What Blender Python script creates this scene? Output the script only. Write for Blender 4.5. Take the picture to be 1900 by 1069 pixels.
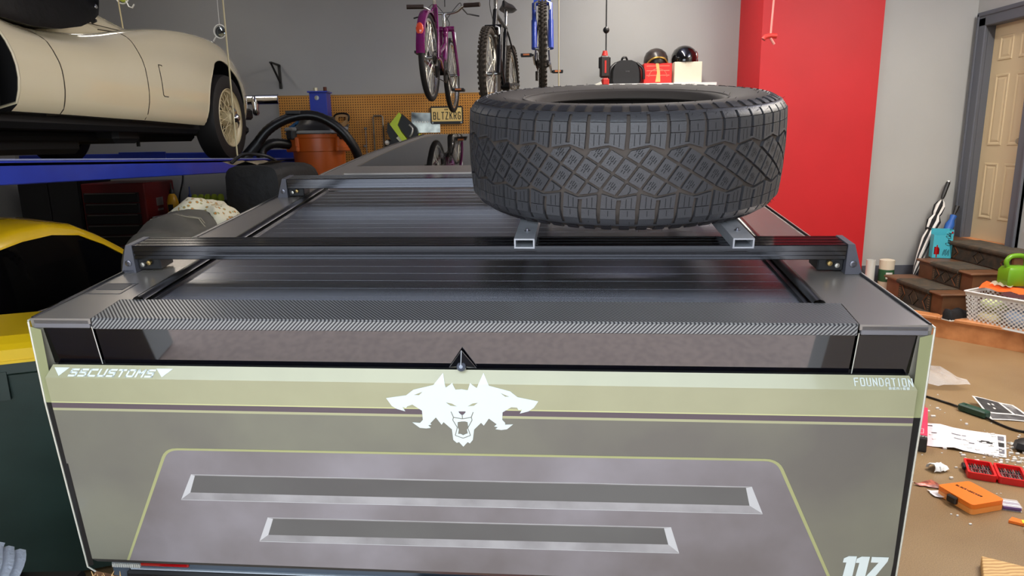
import bpy, bmesh, math, random
from mathutils import Matrix, Vector
from mathutils.geometry import tessellate_polygon
for o in list(bpy.data.objects): bpy.data.objects.remove(o)
S = bpy.context.scene
COL = S.collection
random.seed(7)
PI = math.pi
# ------------------------------------------------------------------ camera, sky, exposure
def cam_setup():
    cd = bpy.data.cameras.new('camera'); co = bpy.data.objects.new('camera', cd); COL.objects.link(co)
    cd.sensor_fit = 'HORIZONTAL'; cd.sensor_width = 36.0; cd.lens = 36.0*1267.0/1900.0
    cd.clip_start = .02; cd.clip_end = 200
    p, r, y = math.radians(12.), math.radians(1.0), math.radians(-.27)
    f = Vector((-math.sin(y)*math.cos(p), math.cos(y)*math.cos(p), -math.sin(p)))
    rt = f.cross(Vector((0, 0, 1))).normalized(); up = rt.cross(f)
    r2 = rt*math.cos(r)-up*math.sin(r); u2 = up*math.cos(r)+rt*math.sin(r)
    M = Matrix((r2, u2, -f)).transposed().to_4x4(); M.translation = (0, 0, 1.68)
    co.matrix_world = M
    S.camera = co
cam_setup()
W = bpy.data.worlds.new('sky'); S.world = W; W.use_nodes = True
W.cycles.sampling_method = 'MANUAL'; W.cycles.sample_map_resolution = 256
wn = W.node_tree; bg = wn.nodes['Background']
bg.inputs['Color'].default_value = (.80, .90, 1.0, 1); bg.inputs['Strength'].default_value = 4.3
S.view_settings.view_transform = 'Standard'; S.view_settings.look = 'None'
S.view_settings.exposure = 0.0; S.view_settings.gamma = 1.0; S.view_settings.use_curve_mapping = False

# ------------------------------------------------------------------ helpers
def lin(c):
    r = []
    for k in c[:3]:
        k = k/255.
        r.append(k/12.92 if k <= .04045 else ((k+.055)/1.055)**2.4)
    return (r[0], r[1], r[2], 1)
MATS = {}
def mat(name, col, rough=.5, metal=0., spec=.5, var=None, bump=None, coat=0., trans=0., emit=None, ior=None, alpha=1., aniso=0.):
    """col / var colour are sRGB 0-255; var = (scale, colour2, detail); bump = (scale, strength)"""
    if name in MATS: return MATS[name]
    m = bpy.data.materials.new(name); m.use_nodes = True
    nt = m.node_tree; b = nt.nodes['Principled BSDF']
    b.inputs['Base Color'].default_value = lin(col)
    b.inputs['Roughness'].default_value = rough; b.inputs['Metallic'].default_value = metal
    b.inputs['Specular IOR Level'].default_value = spec
    b.inputs['Coat Weight'].default_value = coat; b.inputs['Coat Roughness'].default_value = .05
    b.inputs['Transmission Weight'].default_value = trans
    if ior: b.inputs['IOR'].default_value = ior
    b.inputs['Alpha'].default_value = alpha
    if emit:
        b.inputs['Emission Color'].default_value = lin(emit[0]); b.inputs['Emission Strength'].default_value = emit[1]
    tc = nt.nodes.new('ShaderNodeTexCoord')
    if var:
        n = nt.nodes.new('ShaderNodeTexNoise'); n.inputs['Scale'].default_value = var[0]
        n.inputs['Detail'].default_value = var[2] if len(var) > 2 else 4
        nt.links.new(tc.outputs['Object'], n.inputs['Vector'])
        mx = nt.nodes.new('ShaderNodeMix'); mx.data_type = 'RGBA'
        mx.inputs[6].default_value = lin(col); mx.inputs[7].default_value = lin(var[1])
        rp = nt.nodes.new('ShaderNodeMapRange'); rp.inputs[1].default_value = .35; rp.inputs[2].default_value = .65
        nt.links.new(n.outputs['Fac'], rp.inputs[0]); nt.links.new(rp.outputs[0], mx.inputs[0])
        nt.links.new(mx.outputs[2], b.inputs['Base Color'])
    if bump:
        n = nt.nodes.new('ShaderNodeTexNoise'); n.inputs['Scale'].default_value = bump[0]; n.inputs['Detail'].default_value = 5
        nt.links.new(tc.outputs['Object'], n.inputs['Vector'])
        bp = nt.nodes.new('ShaderNodeBump'); bp.inputs['Strength'].default_value = bump[1]; bp.inputs['Distance'].default_value = .01
        nt.links.new(n.outputs['Fac'], bp.inputs['Height']); nt.links.new(bp.outputs[0], b.inputs['Normal'])
    MATS[name] = m
    return m
def nodes_of(m):
    nt = m.node_tree
    return nt, nt.nodes['Principled BSDF']
def math_node(nt, op, a, b=None, c=None):
    n = nt.nodes.new('ShaderNodeMath'); n.operation = op
    for i, q in enumerate((a, b, c)):
        if q is None: continue
        if isinstance(q, (int, float)): n.inputs[i].default_value = q
        else: nt.links.new(q, n.inputs[i])
    return n.outputs[0]
def spline(pts, k=8, closed=False):
    P = [Vector(p) for p in pts]; out = []; n = len(P)
    rng = range(n if closed else n-1)
    for i in rng:
        if closed: a, b, c, d = P[(i-1) % n], P[i], P[(i+1) % n], P[(i+2) % n]
        else: a, b, c, d = P[max(i-1, 0)], P[i], P[i+1], P[min(i+2, n-1)]
        for j in range(k):
            t = j/k
            out.append(.5*((2*b)+(c-a)*t+(2*a-5*b+4*c-d)*t*t+(3*b-a-3*c+d)*t**3))
    if not closed: out.append(P[-1])
    return out
def T(x=0, y=0, z=0, rz=0, rx=0, ry=0, s=1):
    return Matrix.Translation((x, y, z)) @ Matrix.Rotation(rz, 4, 'Z') @ Matrix.Rotation(ry, 4, 'Y') @ Matrix.Rotation(rx, 4, 'X') @ Matrix.Scale(s, 4)
class MB:
    def __init__(s, M=None):
        s.v = []; s.f = []; s.m = []; s.M = M or Matrix.Identity(4)
    def add(s, vs, fs, m=0, M=None):
        o = len(s.v); X = s.M @ M if M is not None else s.M
        s.v += [X @ Vector(p) for p in vs]
        for f in fs: s.f.append([i+o for i in f]); s.m.append(m)
        return s
    def box(s, c, d, m=0, bev=0., M=None, seg=1):
        hx, hy, hz = d[0]/2, d[1]/2, d[2]/2
        B = Matrix.Translation(c)
        if M is not None: B = M @ B
        if bev <= 0:
            vs = [(x*hx, y*hy, z*hz) for z in (-1, 1) for y in (-1, 1) for x in (-1, 1)]
            fs = [(0, 2, 3, 1), (4, 5, 7, 6), (0, 1, 5, 4), (2, 6, 7, 3), (0, 4, 6, 2), (1, 3, 7, 5)]
            return s.add(vs, fs, m, B)
        bm = bmesh.new(); bmesh.ops.create_cube(bm, size=1)
        for v in bm.verts: v.co = Vector((v.co.x*d[0], v.co.y*d[1], v.co.z*d[2]))
        bmesh.ops.bevel(bm, geom=bm.edges[:], offset=min(bev, min(d)*.49), segments=seg, affect='EDGES', profile=.5)
        bm.verts.index_update()
        s.add([v.co.copy() for v in bm.verts], [[v.index for v in f.verts] for f in bm.faces], m, B); bm.free()
        return s
    def bx(s, x0, x1, y0, y1, z0, z1, m=0, bev=0., M=None, seg=1):
        return s.box(((x0+x1)/2, (y0+y1)/2, (z0+z1)/2), (abs(x1-x0), abs(y1-y0), abs(z1-z0)), m, bev, M, seg)
    def tube(s, path, r, n=8, m=0, closed=False, M=None, caps=True):
        P = [Vector(p) for p in path]; k = len(P)
        R = r if isinstance(r, (list, tuple)) else [r]*k
        vs = []; fs = []; nrm = None
        for i in range(k):
            if closed: t = P[(i+1) % k]-P[i-1]
            else: t = P[min(i+1, k-1)]-P[max(i-1, 0)]
            if t.length < 1e-9: t = Vector((0, 0, 1))
            t.normalize()
            if nrm is None:
                nrm = t.cross(Vector((0, 0, 1)) if abs(t.z) < .9 else Vector((1, 0, 0))).normalized()
            else:
                nrm = nrm-t*nrm.dot(t)
                nrm = nrm.normalized() if nrm.length > 1e-6 else t.orthogonal().normalized()
            b = t.cross(nrm)
            for j in range(n):
                a = 2*PI*j/n
                vs.append(P[i]+(nrm*math.cos(a)+b*math.sin(a))*R[i])
        for i in range(k if closed else k-1):
            i2 = (i+1) % k
            for j in range(n):
                j2 = (j+1) % n
                fs.append((i*n+j, i*n+j2, i2*n+j2, i2*n+j))
        if caps and not closed:
            fs.append(tuple(range(n-1, -1, -1))); fs.append(tuple((k-1)*n+j for j in range(n)))
        return s.add(vs, fs, m, M)
    def cyl(s, a, b, r, n=12, m=0, M=None):
        return s.tube([a, b], r, n, m, M=M)
    def lathe(s, prof, n=24, m=0, M=None, closed=False, ang=2*PI):
        """prof = [(r, z)] about the z axis"""
        vs = []; fs = []; k = len(prof)
        full = abs(ang-2*PI) < 1e-6; nn = n if full else n+1
        for j in range(nn):
            a = ang*j/n; c, q = math.cos(a), math.sin(a)
            for (r, z) in prof: vs.append((r*c, r*q, z))
        for j in range(n):
            j2 = (j+1) % nn
            for i in range(k if closed else k-1):
                i2 = (i+1) % k
                fs.append((j*k+i, j2*k+i, j2*k+i2, j*k+i2))
        return s.add(vs, fs, m, M)
    def loft(s, rings, m=0, M=None, caps=True, closed=True):
        n = len(rings[0]); vs = [p for r in rings for p in r]; fs = []
        for i in range(len(rings)-1):
            for j in range(n if closed else n-1):
                j2 = (j+1) % n
                fs.append((i*n+j, i*n+j2, (i+1)*n+j2, (i+1)*n+j))
        if caps:
            fs.append(tuple(range(n-1, -1, -1))); fs.append(tuple((len(rings)-1)*n+j for j in range(n)))
        return s.add(vs, fs, m, M)
    def sphere(s, c, r, n=12, m=0, sc=(1, 1, 1), M=None, k=8):
        prof = [(max(1e-5, math.sin(PI*i/k))*r, -math.cos(PI*i/k)*r) for i in range(k+1)]
        X = Matrix.Translation(c) @ Matrix.Diagonal((*sc, 1))
        return s.lathe(prof, n, m, (M @ X) if M is not None else X)
    def prism(s, poly, d, m=0, M=None, holes=(), ms=None):
        """2-D polygon (with holes) in xy, from z=0 to z=d"""
        loops = [[Vector((p[0], p[1], 0)) for p in poly]]+[[Vector((p[0], p[1], 0)) for p in h] for h in holes]
        tri = tessellate_polygon(loops); flat = [p for l in loops for p in l]; n = len(flat)
        vs = [(p.x, p.y, 0) for p in flat]+[(p.x, p.y, d) for p in flat]
        fs = []
        def area(t): a, b, c = (flat[i] for i in t); return (b.x-a.x)*(c.y-a.y)-(c.x-a.x)*(b.y-a.y)
        for t in tri:
            t = tuple(t) if area(t) > 0 else tuple(reversed(t))
            fs.append(tuple(i+n for i in t)); fs.append(tuple(reversed(t)))
        s.add(vs, fs, m, M)
        side = []; o = 0
        for l in loops:
            k = len(l); sg = sum(l[i].x*l[(i+1) % k].y-l[(i+1) % k].x*l[i].y for i in range(k))
            for i in range(k):
                a, b = o+i, o+(i+1) % k
                q = (a, b, b+n, a+n)
                first = (o == 0)
                side.append(q if (sg > 0) == first else tuple(reversed(q)))
            o += k
        return s.add(vs, side, m if ms is None else ms, M)
    def mapped(s, fn):
        s.v = [Vector(fn(p)) for p in s.v]; return s
    def build(s, name, mats, parent=None, smooth=None, frame=None):
        me = bpy.data.meshes.new(name)
        X = frame or Matrix.Identity(4)
        if parent is not None: X = WM[parent.name].inverted() @ X
        me.from_pydata([X @ p for p in s.v], [], s.f)
        for q in (mats if isinstance(mats, (list, tuple)) else [mats]): me.materials.append(q)
        me.polygons.foreach_set('material_index', s.m)
        me.validate(clean_customdata=False)
        if smooth is not None:
            me.polygons.foreach_set('use_smooth', [True]*len(me.polygons)); me.set_sharp_from_angle(angle=math.radians(smooth))
        me.update()
        o = bpy.data.objects.new(name, me); COL.objects.link(o)
        if parent is not None:
            o.parent = parent; WM[o.name] = WM[parent.name]
        else: WM[o.name] = Matrix.Identity(4)
        return o
WM = {}
def thing(name, label, cat, M=None, group=None, kind=None):
    o = bpy.data.objects.new(name, None); COL.objects.link(o); o.empty_display_size = .05
    o.matrix_world = M or Matrix.Identity(4); WM[o.name] = o.matrix_world.copy()
    o['label'] = label; o['category'] = cat
    if group: o['group'] = group
    if kind: o['kind'] = kind
    return o
def tag(o, label, cat, group=None):
    o['label'] = label; o['category'] = cat
    if group: o['group'] = group
    return o
def lab(o, label): o['label'] = label; return o
def solo(mb, name, mats, label, cat, base, smooth=None, group=None, frame=None):
    """a thing that is one mesh, with its origin at base"""
    X = Matrix.Translation(base); inv = X.inverted()
    mb2 = MB(); mb2.v = [inv @ ((frame @ p) if frame else p) for p in mb.v]; mb2.f = mb.f; mb2.m = mb.m
    o = mb2.build(name, mats, None, smooth); o.matrix_world = X; WM[o.name] = X.copy()
    return tag(o, label, cat, group)
def struct(mb, name, mats, smooth=None, parent=None, label=None):
    o = mb.build(name, mats, parent, smooth)
    if parent is None: o['kind'] = 'structure'
    if label: o['label'] = label
    return o
def dup(o, parent=None, M=None):
    c = o.copy(); COL.objects.link(c)
    if parent is not None: c.parent = parent
    if M is not None: c.matrix_world = M; WM[c.name] = M.copy()
    else: WM[c.name] = WM.get(o.name, Matrix.Identity(4))
    for ch in list(o.children): dup(ch, c)
    return c
# stroke lettering: polylines on a 4 x 6 grid
GL = {
 'A': [[(0, 0), (0, 4.5), (1.5, 6), (4, 6), (4, 0)], [(0, 2.4), (4, 2.4)]], 'B': [[(0, 0), (0, 6), (3.2, 6), (3.8, 5.2), (3.8, 3.8), (3.2, 3.1), (0, 3.1)], [(3.2, 3.1), (4, 2.4), (4, .7), (3.2, 0), (0, 0)]],
 'C': [[(4, 6), (0, 6), (0, 0), (4, 0)]], 'D': [[(0, 0), (0, 6), (2.8, 6), (4, 4.8), (4, 1.2), (2.8, 0), (0, 0)]], 'E': [[(4, 6), (0, 6), (0, 0), (4, 0)], [(0, 3), (3.4, 3)]],
 'F': [[(0, 0), (0, 6), (4, 6)], [(0, 3.2), (3.2, 3.2)]], 'G': [[(4, 5), (3.2, 6), (.8, 6), (0, 5), (0, 1), (.8, 0), (3.2, 0), (4, 1), (4, 2.8), (2.4, 2.8)]], 'H': [[(0, 0), (0, 6)], [(4, 0), (4, 6)], [(0, 3), (4, 3)]],
 'I': [[(2, 0), (2, 6)]], 'K': [[(0, 0), (0, 6)], [(4, 6), (.4, 2.9)], [(1.5, 3.6), (4, 0)]], 'L': [[(0, 6), (0, 0), (3.8, 0)]], 'M': [[(0, 0), (0, 6), (2, 2.6), (4, 6), (4, 0)]],
 'N': [[(0, 0), (0, 6), (4, 0), (4, 6)]], 'O': [[(0, 0), (0, 6), (4, 6), (4, 0), (0, 0)]], 'P': [[(0, 0), (0, 6), (4, 6), (4, 2.8), (0, 2.8)]], 'R': [[(0, 0), (0, 6), (3.2, 6), (4, 5.2), (4, 3.8), (3.2, 3), (0, 3)], [(2, 3), (4, 0)]],
 'S': [[(4, 6), (0, 6), (0, 3.2), (4, 3.2), (4, 0), (0, 0)]], 'T': [[(0, 6), (4, 6)], [(2, 6), (2, 0)]], 'U': [[(0, 6), (0, 0), (4, 0), (4, 6)]], 'V': [[(0, 6), (2, 0), (4, 6)]], 'W': [[(0, 6), (1, 0), (2, 4), (3, 0), (4, 6)]],
 'Z': [[(0, 6), (4, 6), (0, 0), (4, 0)]], '0': [[(0, 0), (0, 6), (4, 6), (4, 0), (0, 0)]], '1': [[(1, 4.8), (2.4, 6), (2.4, 0)]], '7': [[(0, 6), (4, 6), (1.4, 0)]], '6': [[(4, 6), (0, 6), (0, 0), (4, 0), (4, 3), (0, 3)]],
 '+': [[(2, 1.4), (2, 4.6)], [(.4, 3), (3.6, 3)]], '-': [[(.6, 3), (3.4, 3)]], ' ': [], 'X': [[(0, 0), (4, 6)], [(0, 6), (4, 0)]], 'Y': [[(0, 6), (2, 3), (4, 6)], [(2, 3), (2, 0)]], 'J': [[(4, 6), (4, 0), (0, 0), (0, 2)]],
 'c': [[(3.6, 3.2), (2.6, 4), (1, 3.8), (.1, 2.4), (.4, .8), (1.5, 0), (2.8, .2), (3.9, 1.2)]], 'o': [[(2, 4), (.6, 3.2), (.2, 1.6), (1, .2), (2.4, .1), (3.6, 1.4), (3.6, 3), (2.4, 4), (2, 4)]],
 'a': [[(3.4, 3.4), (2, 4), (.6, 3.1), (.2, 1.4), (1, .1), (2.2, .3), (3.4, 2.4), (3.6, 4), (3.3, 1), (3.9, .1), (4.6, .8)]], 'l': [[(0, 1.2), (2.2, 4), (3, 6.2), (2, 6.8), (1.3, 4.4), (1.2, 1), (2, 0), (3, .8)]],
 'Q': [[(5, 5), (4.2, 6.6), (2.4, 7), (.8, 5.2), (0, 2.6), (.6, .4), (2.4, -.4), (4.4, .8), (5.2, 2.4)]],
}
def write(mb, text, w, h, th, m=0, M=None, shear=0., gap=.35, d=.0004, stencil=False):
    """letters w x h with stroke th, laid in the xy plane of M, starting at the origin"""
    x = 0.
    for ch in text:
        if ch == 'I': x -= w*.22
        for pl in GL.get(ch, []):
            pts = [Vector((p[0]/4*(w-th)+th/2, p[1]/6*(h-th)+th/2, 0)) for p in pl]
            for a, b in zip(pts[:-1], pts[1:]):
                t = (b-a); L = t.length
                if L < 1e-7: continue
                t /= L; n = Vector((-t.y, t.x, 0))*th/2; e = t*th/2
                q = [a-e-n, b+e-n, b+e+n, a-e+n]
                q = [Vector((p.x+x+shear*p.y, p.y, 0)) for p in q]
                top = [p+Vector((0, 0, d)) for p in q]
                mb.add(q+top, [(4, 5, 6, 7), (0, 1, 5, 4), (1, 2, 6, 5), (2, 3, 7, 6), (3, 0, 4, 7)], m, M)
        x += w*(1+gap) if ch != 'I' else w*(.78+gap)
    return x
def clip(poly, p, n):
    """keep the part of a convex 2-D polygon where (q-p).n >= 0"""
    out = []
    for i in range(len(poly)):
        a, b = poly[i], poly[(i+1) % len(poly)]
        da = (a[0]-p[0])*n[0]+(a[1]-p[1])*n[1]; db = (b[0]-p[0])*n[0]+(b[1]-p[1])*n[1]
        if da >= 0: out.append(a)
        if (da >= 0) != (db >= 0):
            t = da/(da-db); out.append((a[0]+(b[0]-a[0])*t, a[1]+(b[1]-a[1])*t))
    return out
def inset(poly, d):
    k = len(poly)
    if k < 3: return []
    A = sum(poly[i][0]*poly[(i+1) % k][1]-poly[(i+1) % k][0]*poly[i][1] for i in range(k))
    if A < 0: poly = poly[::-1]
    out = list(poly)
    for i in range(k):
        a, b = poly[i], poly[(i+1) % k]; L = math.hypot(b[0]-a[0], b[1]-a[1])
        if L < 1e-7: continue
        n = (-(b[1]-a[1])/L, (b[0]-a[0])/L)
        out = clip(out, (a[0]+n[0]*d, a[1]+n[1]*d), n)
        if len(out) < 3: return []
    return out
# ------------------------------------------------------------------ room
def pegmat():
    m = mat('pegboard brown', (196, 134, 52), .6, var=(3, (206, 146, 62)))
    nt, b = nodes_of(m)
    tc = nt.nodes.new('ShaderNodeTexCoord'); sp = nt.nodes.new('ShaderNodeSeparateXYZ'); nt.links.new(tc.outputs['Object'], sp.inputs[0])
    ax = [math_node(nt, 'SUBTRACT', math_node(nt, 'FRACT', math_node(nt, 'MULTIPLY', sp.outputs[k], 1/.0254)), .5) for k in (0, 2)]
    d = math_node(nt, 'ADD', math_node(nt, 'MULTIPLY', ax[0], ax[0]), math_node(nt, 'MULTIPLY', ax[1], ax[1]))
    h = math_node(nt, 'LESS_THAN', d, .055)
    mx = nt.nodes.new('ShaderNodeMix'); mx.data_type = 'RGBA'
    src = b.inputs['Base Color'].links[0].from_socket
    nt.links.new(src, mx.inputs[6]); mx.inputs[7].default_value = lin((70, 38, 14)); nt.links.new(h, mx.inputs[0])
    nt.links.new(mx.outputs[2], b.inputs['Base Color'])
    return m
def floormat():
    m = mat('tan speckled concrete', (166, 139, 102), .32, spec=.6, var=(260, (132, 109, 78), 3), bump=(300, .08))
    nt, b = nodes_of(m)
    tc = nt.nodes.new('ShaderNodeTexCoord'); n = nt.nodes.new('ShaderNodeTexNoise'); n.inputs['Scale'].default_value = 1.6; n.inputs['Detail'].default_value = 6
    nt.links.new(tc.outputs['Object'], n.inputs['Vector'])
    mx = nt.nodes.new('ShaderNodeMix'); mx.data_type = 'RGBA'; mx.blend_type = 'MULTIPLY'
    rp = nt.nodes.new('ShaderNodeMapRange'); rp.inputs[1].default_value = .4; rp.inputs[2].default_value = .7; rp.inputs[4].default_value = .5
    nt.links.new(n.outputs['Fac'], rp.inputs[0]); nt.links.new(rp.outputs[0], mx.inputs[0])
    nt.links.new(b.inputs['Base Color'].links[0].from_socket, mx.inputs[6]); mx.inputs[7].default_value = lin((196, 180, 160))
    nt.links.new(mx.outputs[2], b.inputs['Base Color'])
    return m
WALLG = mat('grey wall paint', (158, 159, 157), .7, var=(.8, (151, 152, 151)), bump=(60, .04))
WALLR = mat('grey wall paint right', (176, 177, 173), .65, var=(.9, (168, 169, 166)), bump=(60, .04))
CEIL = mat('ceiling blue tint', (140, 150, 188), .8)  # blue in the colour stands for sky light bounced onto the ceiling
REDW = mat('red wall paint', (196, 22, 32), .55, var=(1.5, (188, 20, 28)), bump=(50, .04))
DGREY = mat('dark grey trim paint', (88, 92, 100), .5)
FLOOR = floormat()
PEG = pegmat()
ORW = mat('orange brown stained wood', (212, 146, 94), .45, var=(9, (184, 120, 72)), bump=(30, .1))
BEIGE = mat('beige door paint', (206, 188, 150), .4)
CONC = mat('driveway concrete', (182, 160, 150), .8, var=(30, (166, 146, 138)))
struct(MB().bx(-5.2, 4.9, .25, 7.6, -.12, 0), 'floor', FLOOR)
struct(MB().bx(-14, 14, -16, .25, -.14, -.01), 'driveway', CONC)
struct(MB().bx(-5.2, 2.6, 7.4, 7.55, 0, 4.1), 'wall_back', WALLG)
struct(MB().bx(3.5, 4.6, 6.8, 6.95, 0, 4.1), 'wall_back_right', WALLR)
mb = MB().bx(4.47, 4.62, .25, 5.96, 0, 4.1).bx(4.47, 4.62, 6.68, 6.8, 0, 4.1).bx(4.47, 4.62, 5.96, 6.68, 2.70, 4.1).bx(4.47, 4.62, 5.96, 6.68, 0, .68)
struct(mb, 'wall_right', WALLR)
struct(MB().bx(-5.35, -5.2, .25, 7.55, 0, 4.1), 'wall_left', WALLG)
struct(MB().bx(-5.35, 4.7, .25, 7.6, 4.1, 4.22), 'ceiling', CEIL)
mb = MB().bx(-5.35, 4.7, 0.10, .25, 2.75, 4.2).bx(-5.35, -2.05, 0.10, .25, 0, 2.75).bx(1.08, 4.7, 0.10, .25, 0, 2.75)
struct(mb, 'wall_front', WALLG)
struct(MB().bx(2.42, 3.56, 6.75, 7.5, 0, 4.1), 'trim_1', REDW, label='red painted square pillar between the two grey walls')
struct(MB().bx(3.56, 4.47, 6.782, 6.8, .18, .40).bx(3.56, 4.47, 6.775, 6.8, .18, .30), 'baseboard_back', DGREY)
struct(MB().bx(4.445, 4.47, 4.6, 5.85, .18, .40), 'baseboard_right', DGREY)
# raised wooden landing with an angled front edge
pl = [(2.85, 6.52), (3.63, 5.58), (4.03, 5.10), (4.47, 4.57), (4.47, 6.8), (2.85, 6.8)]
o = struct(MB().prism(pl, .16).mapped(lambda p: (p.x, p.y, p.z)), 'trim_2', ORW, label='low orange brown wooden landing below the door steps')
nose = MB()
for a, b in zip(pl[:3], pl[1:4]):
    d = Vector((b[0]-a[0], b[1]-a[1], 0)); L = d.length; d /= L
    M = Matrix.Translation((a[0], a[1], .17)) @ Matrix.Rotation(math.atan2(d.y, d.x), 4, 'Z')
    nose.bx(0, L, -.02, .10, -.018, .012, bev=.006, M=M)
nose.build('nosing', ORW, o)
# door on the right wall
door = MB()
DX = 4.535
door.bx(DX, DX+.035, 6.02, 6.62, .70, 2.66)
dr = struct(door, 'door_1', BEIGE)
def raised_panel(y0, y1, z0, z1):
    mb = MB()
    r0 = [(DX, y, z) for y, z in ((y0, z0), (y1, z0), (y1, z1), (y0, z1))]
    def ins(d, x): return [(x, y, z) for y, z in ((y0+d, z0+d), (y1-d, z0+d), (y1-d, z1-d), (y0+d, z1-d))]
    rings = [ins(0, DX), ins(.006, DX-.007), ins(.018, DX-.007), ins(.03, DX-.001), ins(.05, DX-.006)]
    mb.loft(rings, caps=False); k = (len(rings)-1)*4; mb.f.append([k, k+1, k+2, k+3]); mb.m.append(0)
    return mb
for (z0, z1) in ((.90, 1.42), (1.58, 2.22), (2.34, 2.56)):
    for (y0, y1) in ((6.10, 6.28), (6.36, 6.54)):
        raised_panel(y0, y1, z0, z1).build('panel', BEIGE, dr)
CHROME = mat('chrome', (215, 215, 215), .12, 1.0)
struct(MB().bx(4.445, 4.62, 5.93, 6.71, .62, .7005), 'door_sill', ORW, parent=dr)
kb = MB().lathe([(.0, -.002), (.03, 0), (.03, .006), (.012, .01), (.012, .03), (.026, .04), (.03, .055), (.022, .068), (0, .07)], 14, M=Matrix.Translation((DX-.008, 6.06, 1.62)) @ Matrix.Rotation(-PI/2, 4, 'Y'))
kb.build('door_knob', mat('brushed nickel', (170, 160, 140), .3, 1.0), dr, 40)
fr = MB()
for (y0, y1) in ((6.62, 6.74), (5.90, 6.02)):
    fr.bx(4.435, 4.475, y0, y1, .68, 2.74, bev=.008); fr.bx(4.425, 4.475, (y1-.03 if y0 > 6.3 else y0), (y1 if y0 > 6.3 else y0+.03), .68, 2.78, bev=.006)
fr.bx(4.435, 4.475, 5.90, 6.74, 2.66, 2.78, bev=.008); fr.bx(4.425, 4.475, 5.90, 6.74, 2.75, 2.79, bev=.006)
fr.bx(4.47, 4.58, 6.62, 6.69, .68, 2.7); fr.bx(4.47, 4.58, 5.95, 6.02, .68, 2.7); fr.bx(4.47, 4.58, 5.95, 6.69, 2.66, 2.71)
struct(fr, 'door_frame', DGREY, parent=dr)
# ceiling strip lights
LENS = mat('light diffuser', (255, 250, 240), .5, emit=((255, 244, 226), 5.0))
WHITEM = mat('white enamel', (225, 225, 222), .35)
def strip_light(x, y, L, watt, where):
    zt = 3.62
    t = thing('strip_light', 'long white hanging strip light '+where, 'ceiling light', T(x, y, 4.1))
    MB().bx(x-.07, x+.07, y-L/2, y+L/2, zt, zt+.05, bev=.008).build('housing', WHITEM, t)
    MB().bx(x-.05, x+.05, y-L/2+.03, y+L/2-.03, zt-.02, zt-.001, bev=.008).build('diffuser', LENS, t)
    for k in (-1, 1): MB().tube([(x, y+k*L*.4, zt+.05), (x, y+k*L*.4, 4.1)], .004, 5).build('suspension_wire', STEELW, t)
    for up, f, dz_ in ((0, 1.0, -.51), (1, .8, -.40)):  # second lamp points up, added to brighten the ceiling
        ld = bpy.data.lights.new('lamp', 'AREA'); ld.shape = 'RECTANGLE'; ld.size = .12; ld.size_y = L; ld.energy = watt*f; ld.color = (1, .91, .78)
        lo = bpy.data.objects.new('lamp', ld); COL.objects.link(lo); lo.location = (0, 0, dz_); lo.rotation_euler = (PI*up, 0, 0); lo.parent = t
STEELW = mat('thin steel wire', (150, 150, 150), .4, .8)
strip_light(-3.1, 5.3, 2.0, 12, 'above the white car on the lift')
strip_light(3.75, 3.4, 3.0, 160, 'along the right wall')
strip_light(1.25, 5.6, 2.4, 70, 'above the truck bonnet')
# ------------------------------------------------------------------ pickup truck (truck frame: x right, y forward from the tailgate, z up from the bed rail)
TF = Matrix.Translation((-.1107, 1.4187, 1.3061)) @ Matrix.Rotation(-.0857, 4, 'Z') @ Matrix.Rotation(.0044, 4, 'Y')
GZ = -1.306
SL = .1398
def deckx(y): return .975-.0437*y
OLIVE = mat('olive vinyl wrap', (160, 158, 127), .28, spec=.6, var=(7, (155, 153, 123)), coat=.5)
OLIVEG = mat('pale olive printed line', (190, 190, 138), .35)
WRAP = mat('grey olive vinyl wrap', (120, 118, 104), .33, spec=.5, var=(2.6, (104, 100, 94)), coat=.3)
WRAPP = mat('mauve grey vinyl wrap', (106, 99, 99), .33, var=(2.4, (138, 132, 136), 5), coat=.3)
STRIPE = mat('purple grey printed stripe', (92, 80, 86), .35)
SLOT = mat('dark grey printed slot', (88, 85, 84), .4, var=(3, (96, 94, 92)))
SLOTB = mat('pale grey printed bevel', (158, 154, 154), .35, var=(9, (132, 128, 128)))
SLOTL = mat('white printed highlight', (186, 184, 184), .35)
DECK = mat('gunmetal satin wrap', (156, 149, 142), .27, .55)
TONN = mat('dark anodised tonneau slat', (166, 167, 172), .27, .95, var=(2, (158, 159, 165)))
BLK = mat('black plastic', (16, 16, 18), .45)
GLOSS = mat('gloss black light bar', (8, 8, 16), .03, ior=2.7)
GLASS = mat('black roof glass', (20, 20, 22), .03, ior=2.2)
RUB = mat('black rubber seal', (24, 23, 24), .3)
PALEE = mat('pale edge line', (214, 214, 202), .35, .4)
DECAL = mat('white vinyl decal', (208, 216, 213), .4)
RUBT = mat('tyre rubber', (62, 62, 65), .42, spec=.6, bump=(200, .1))
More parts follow.
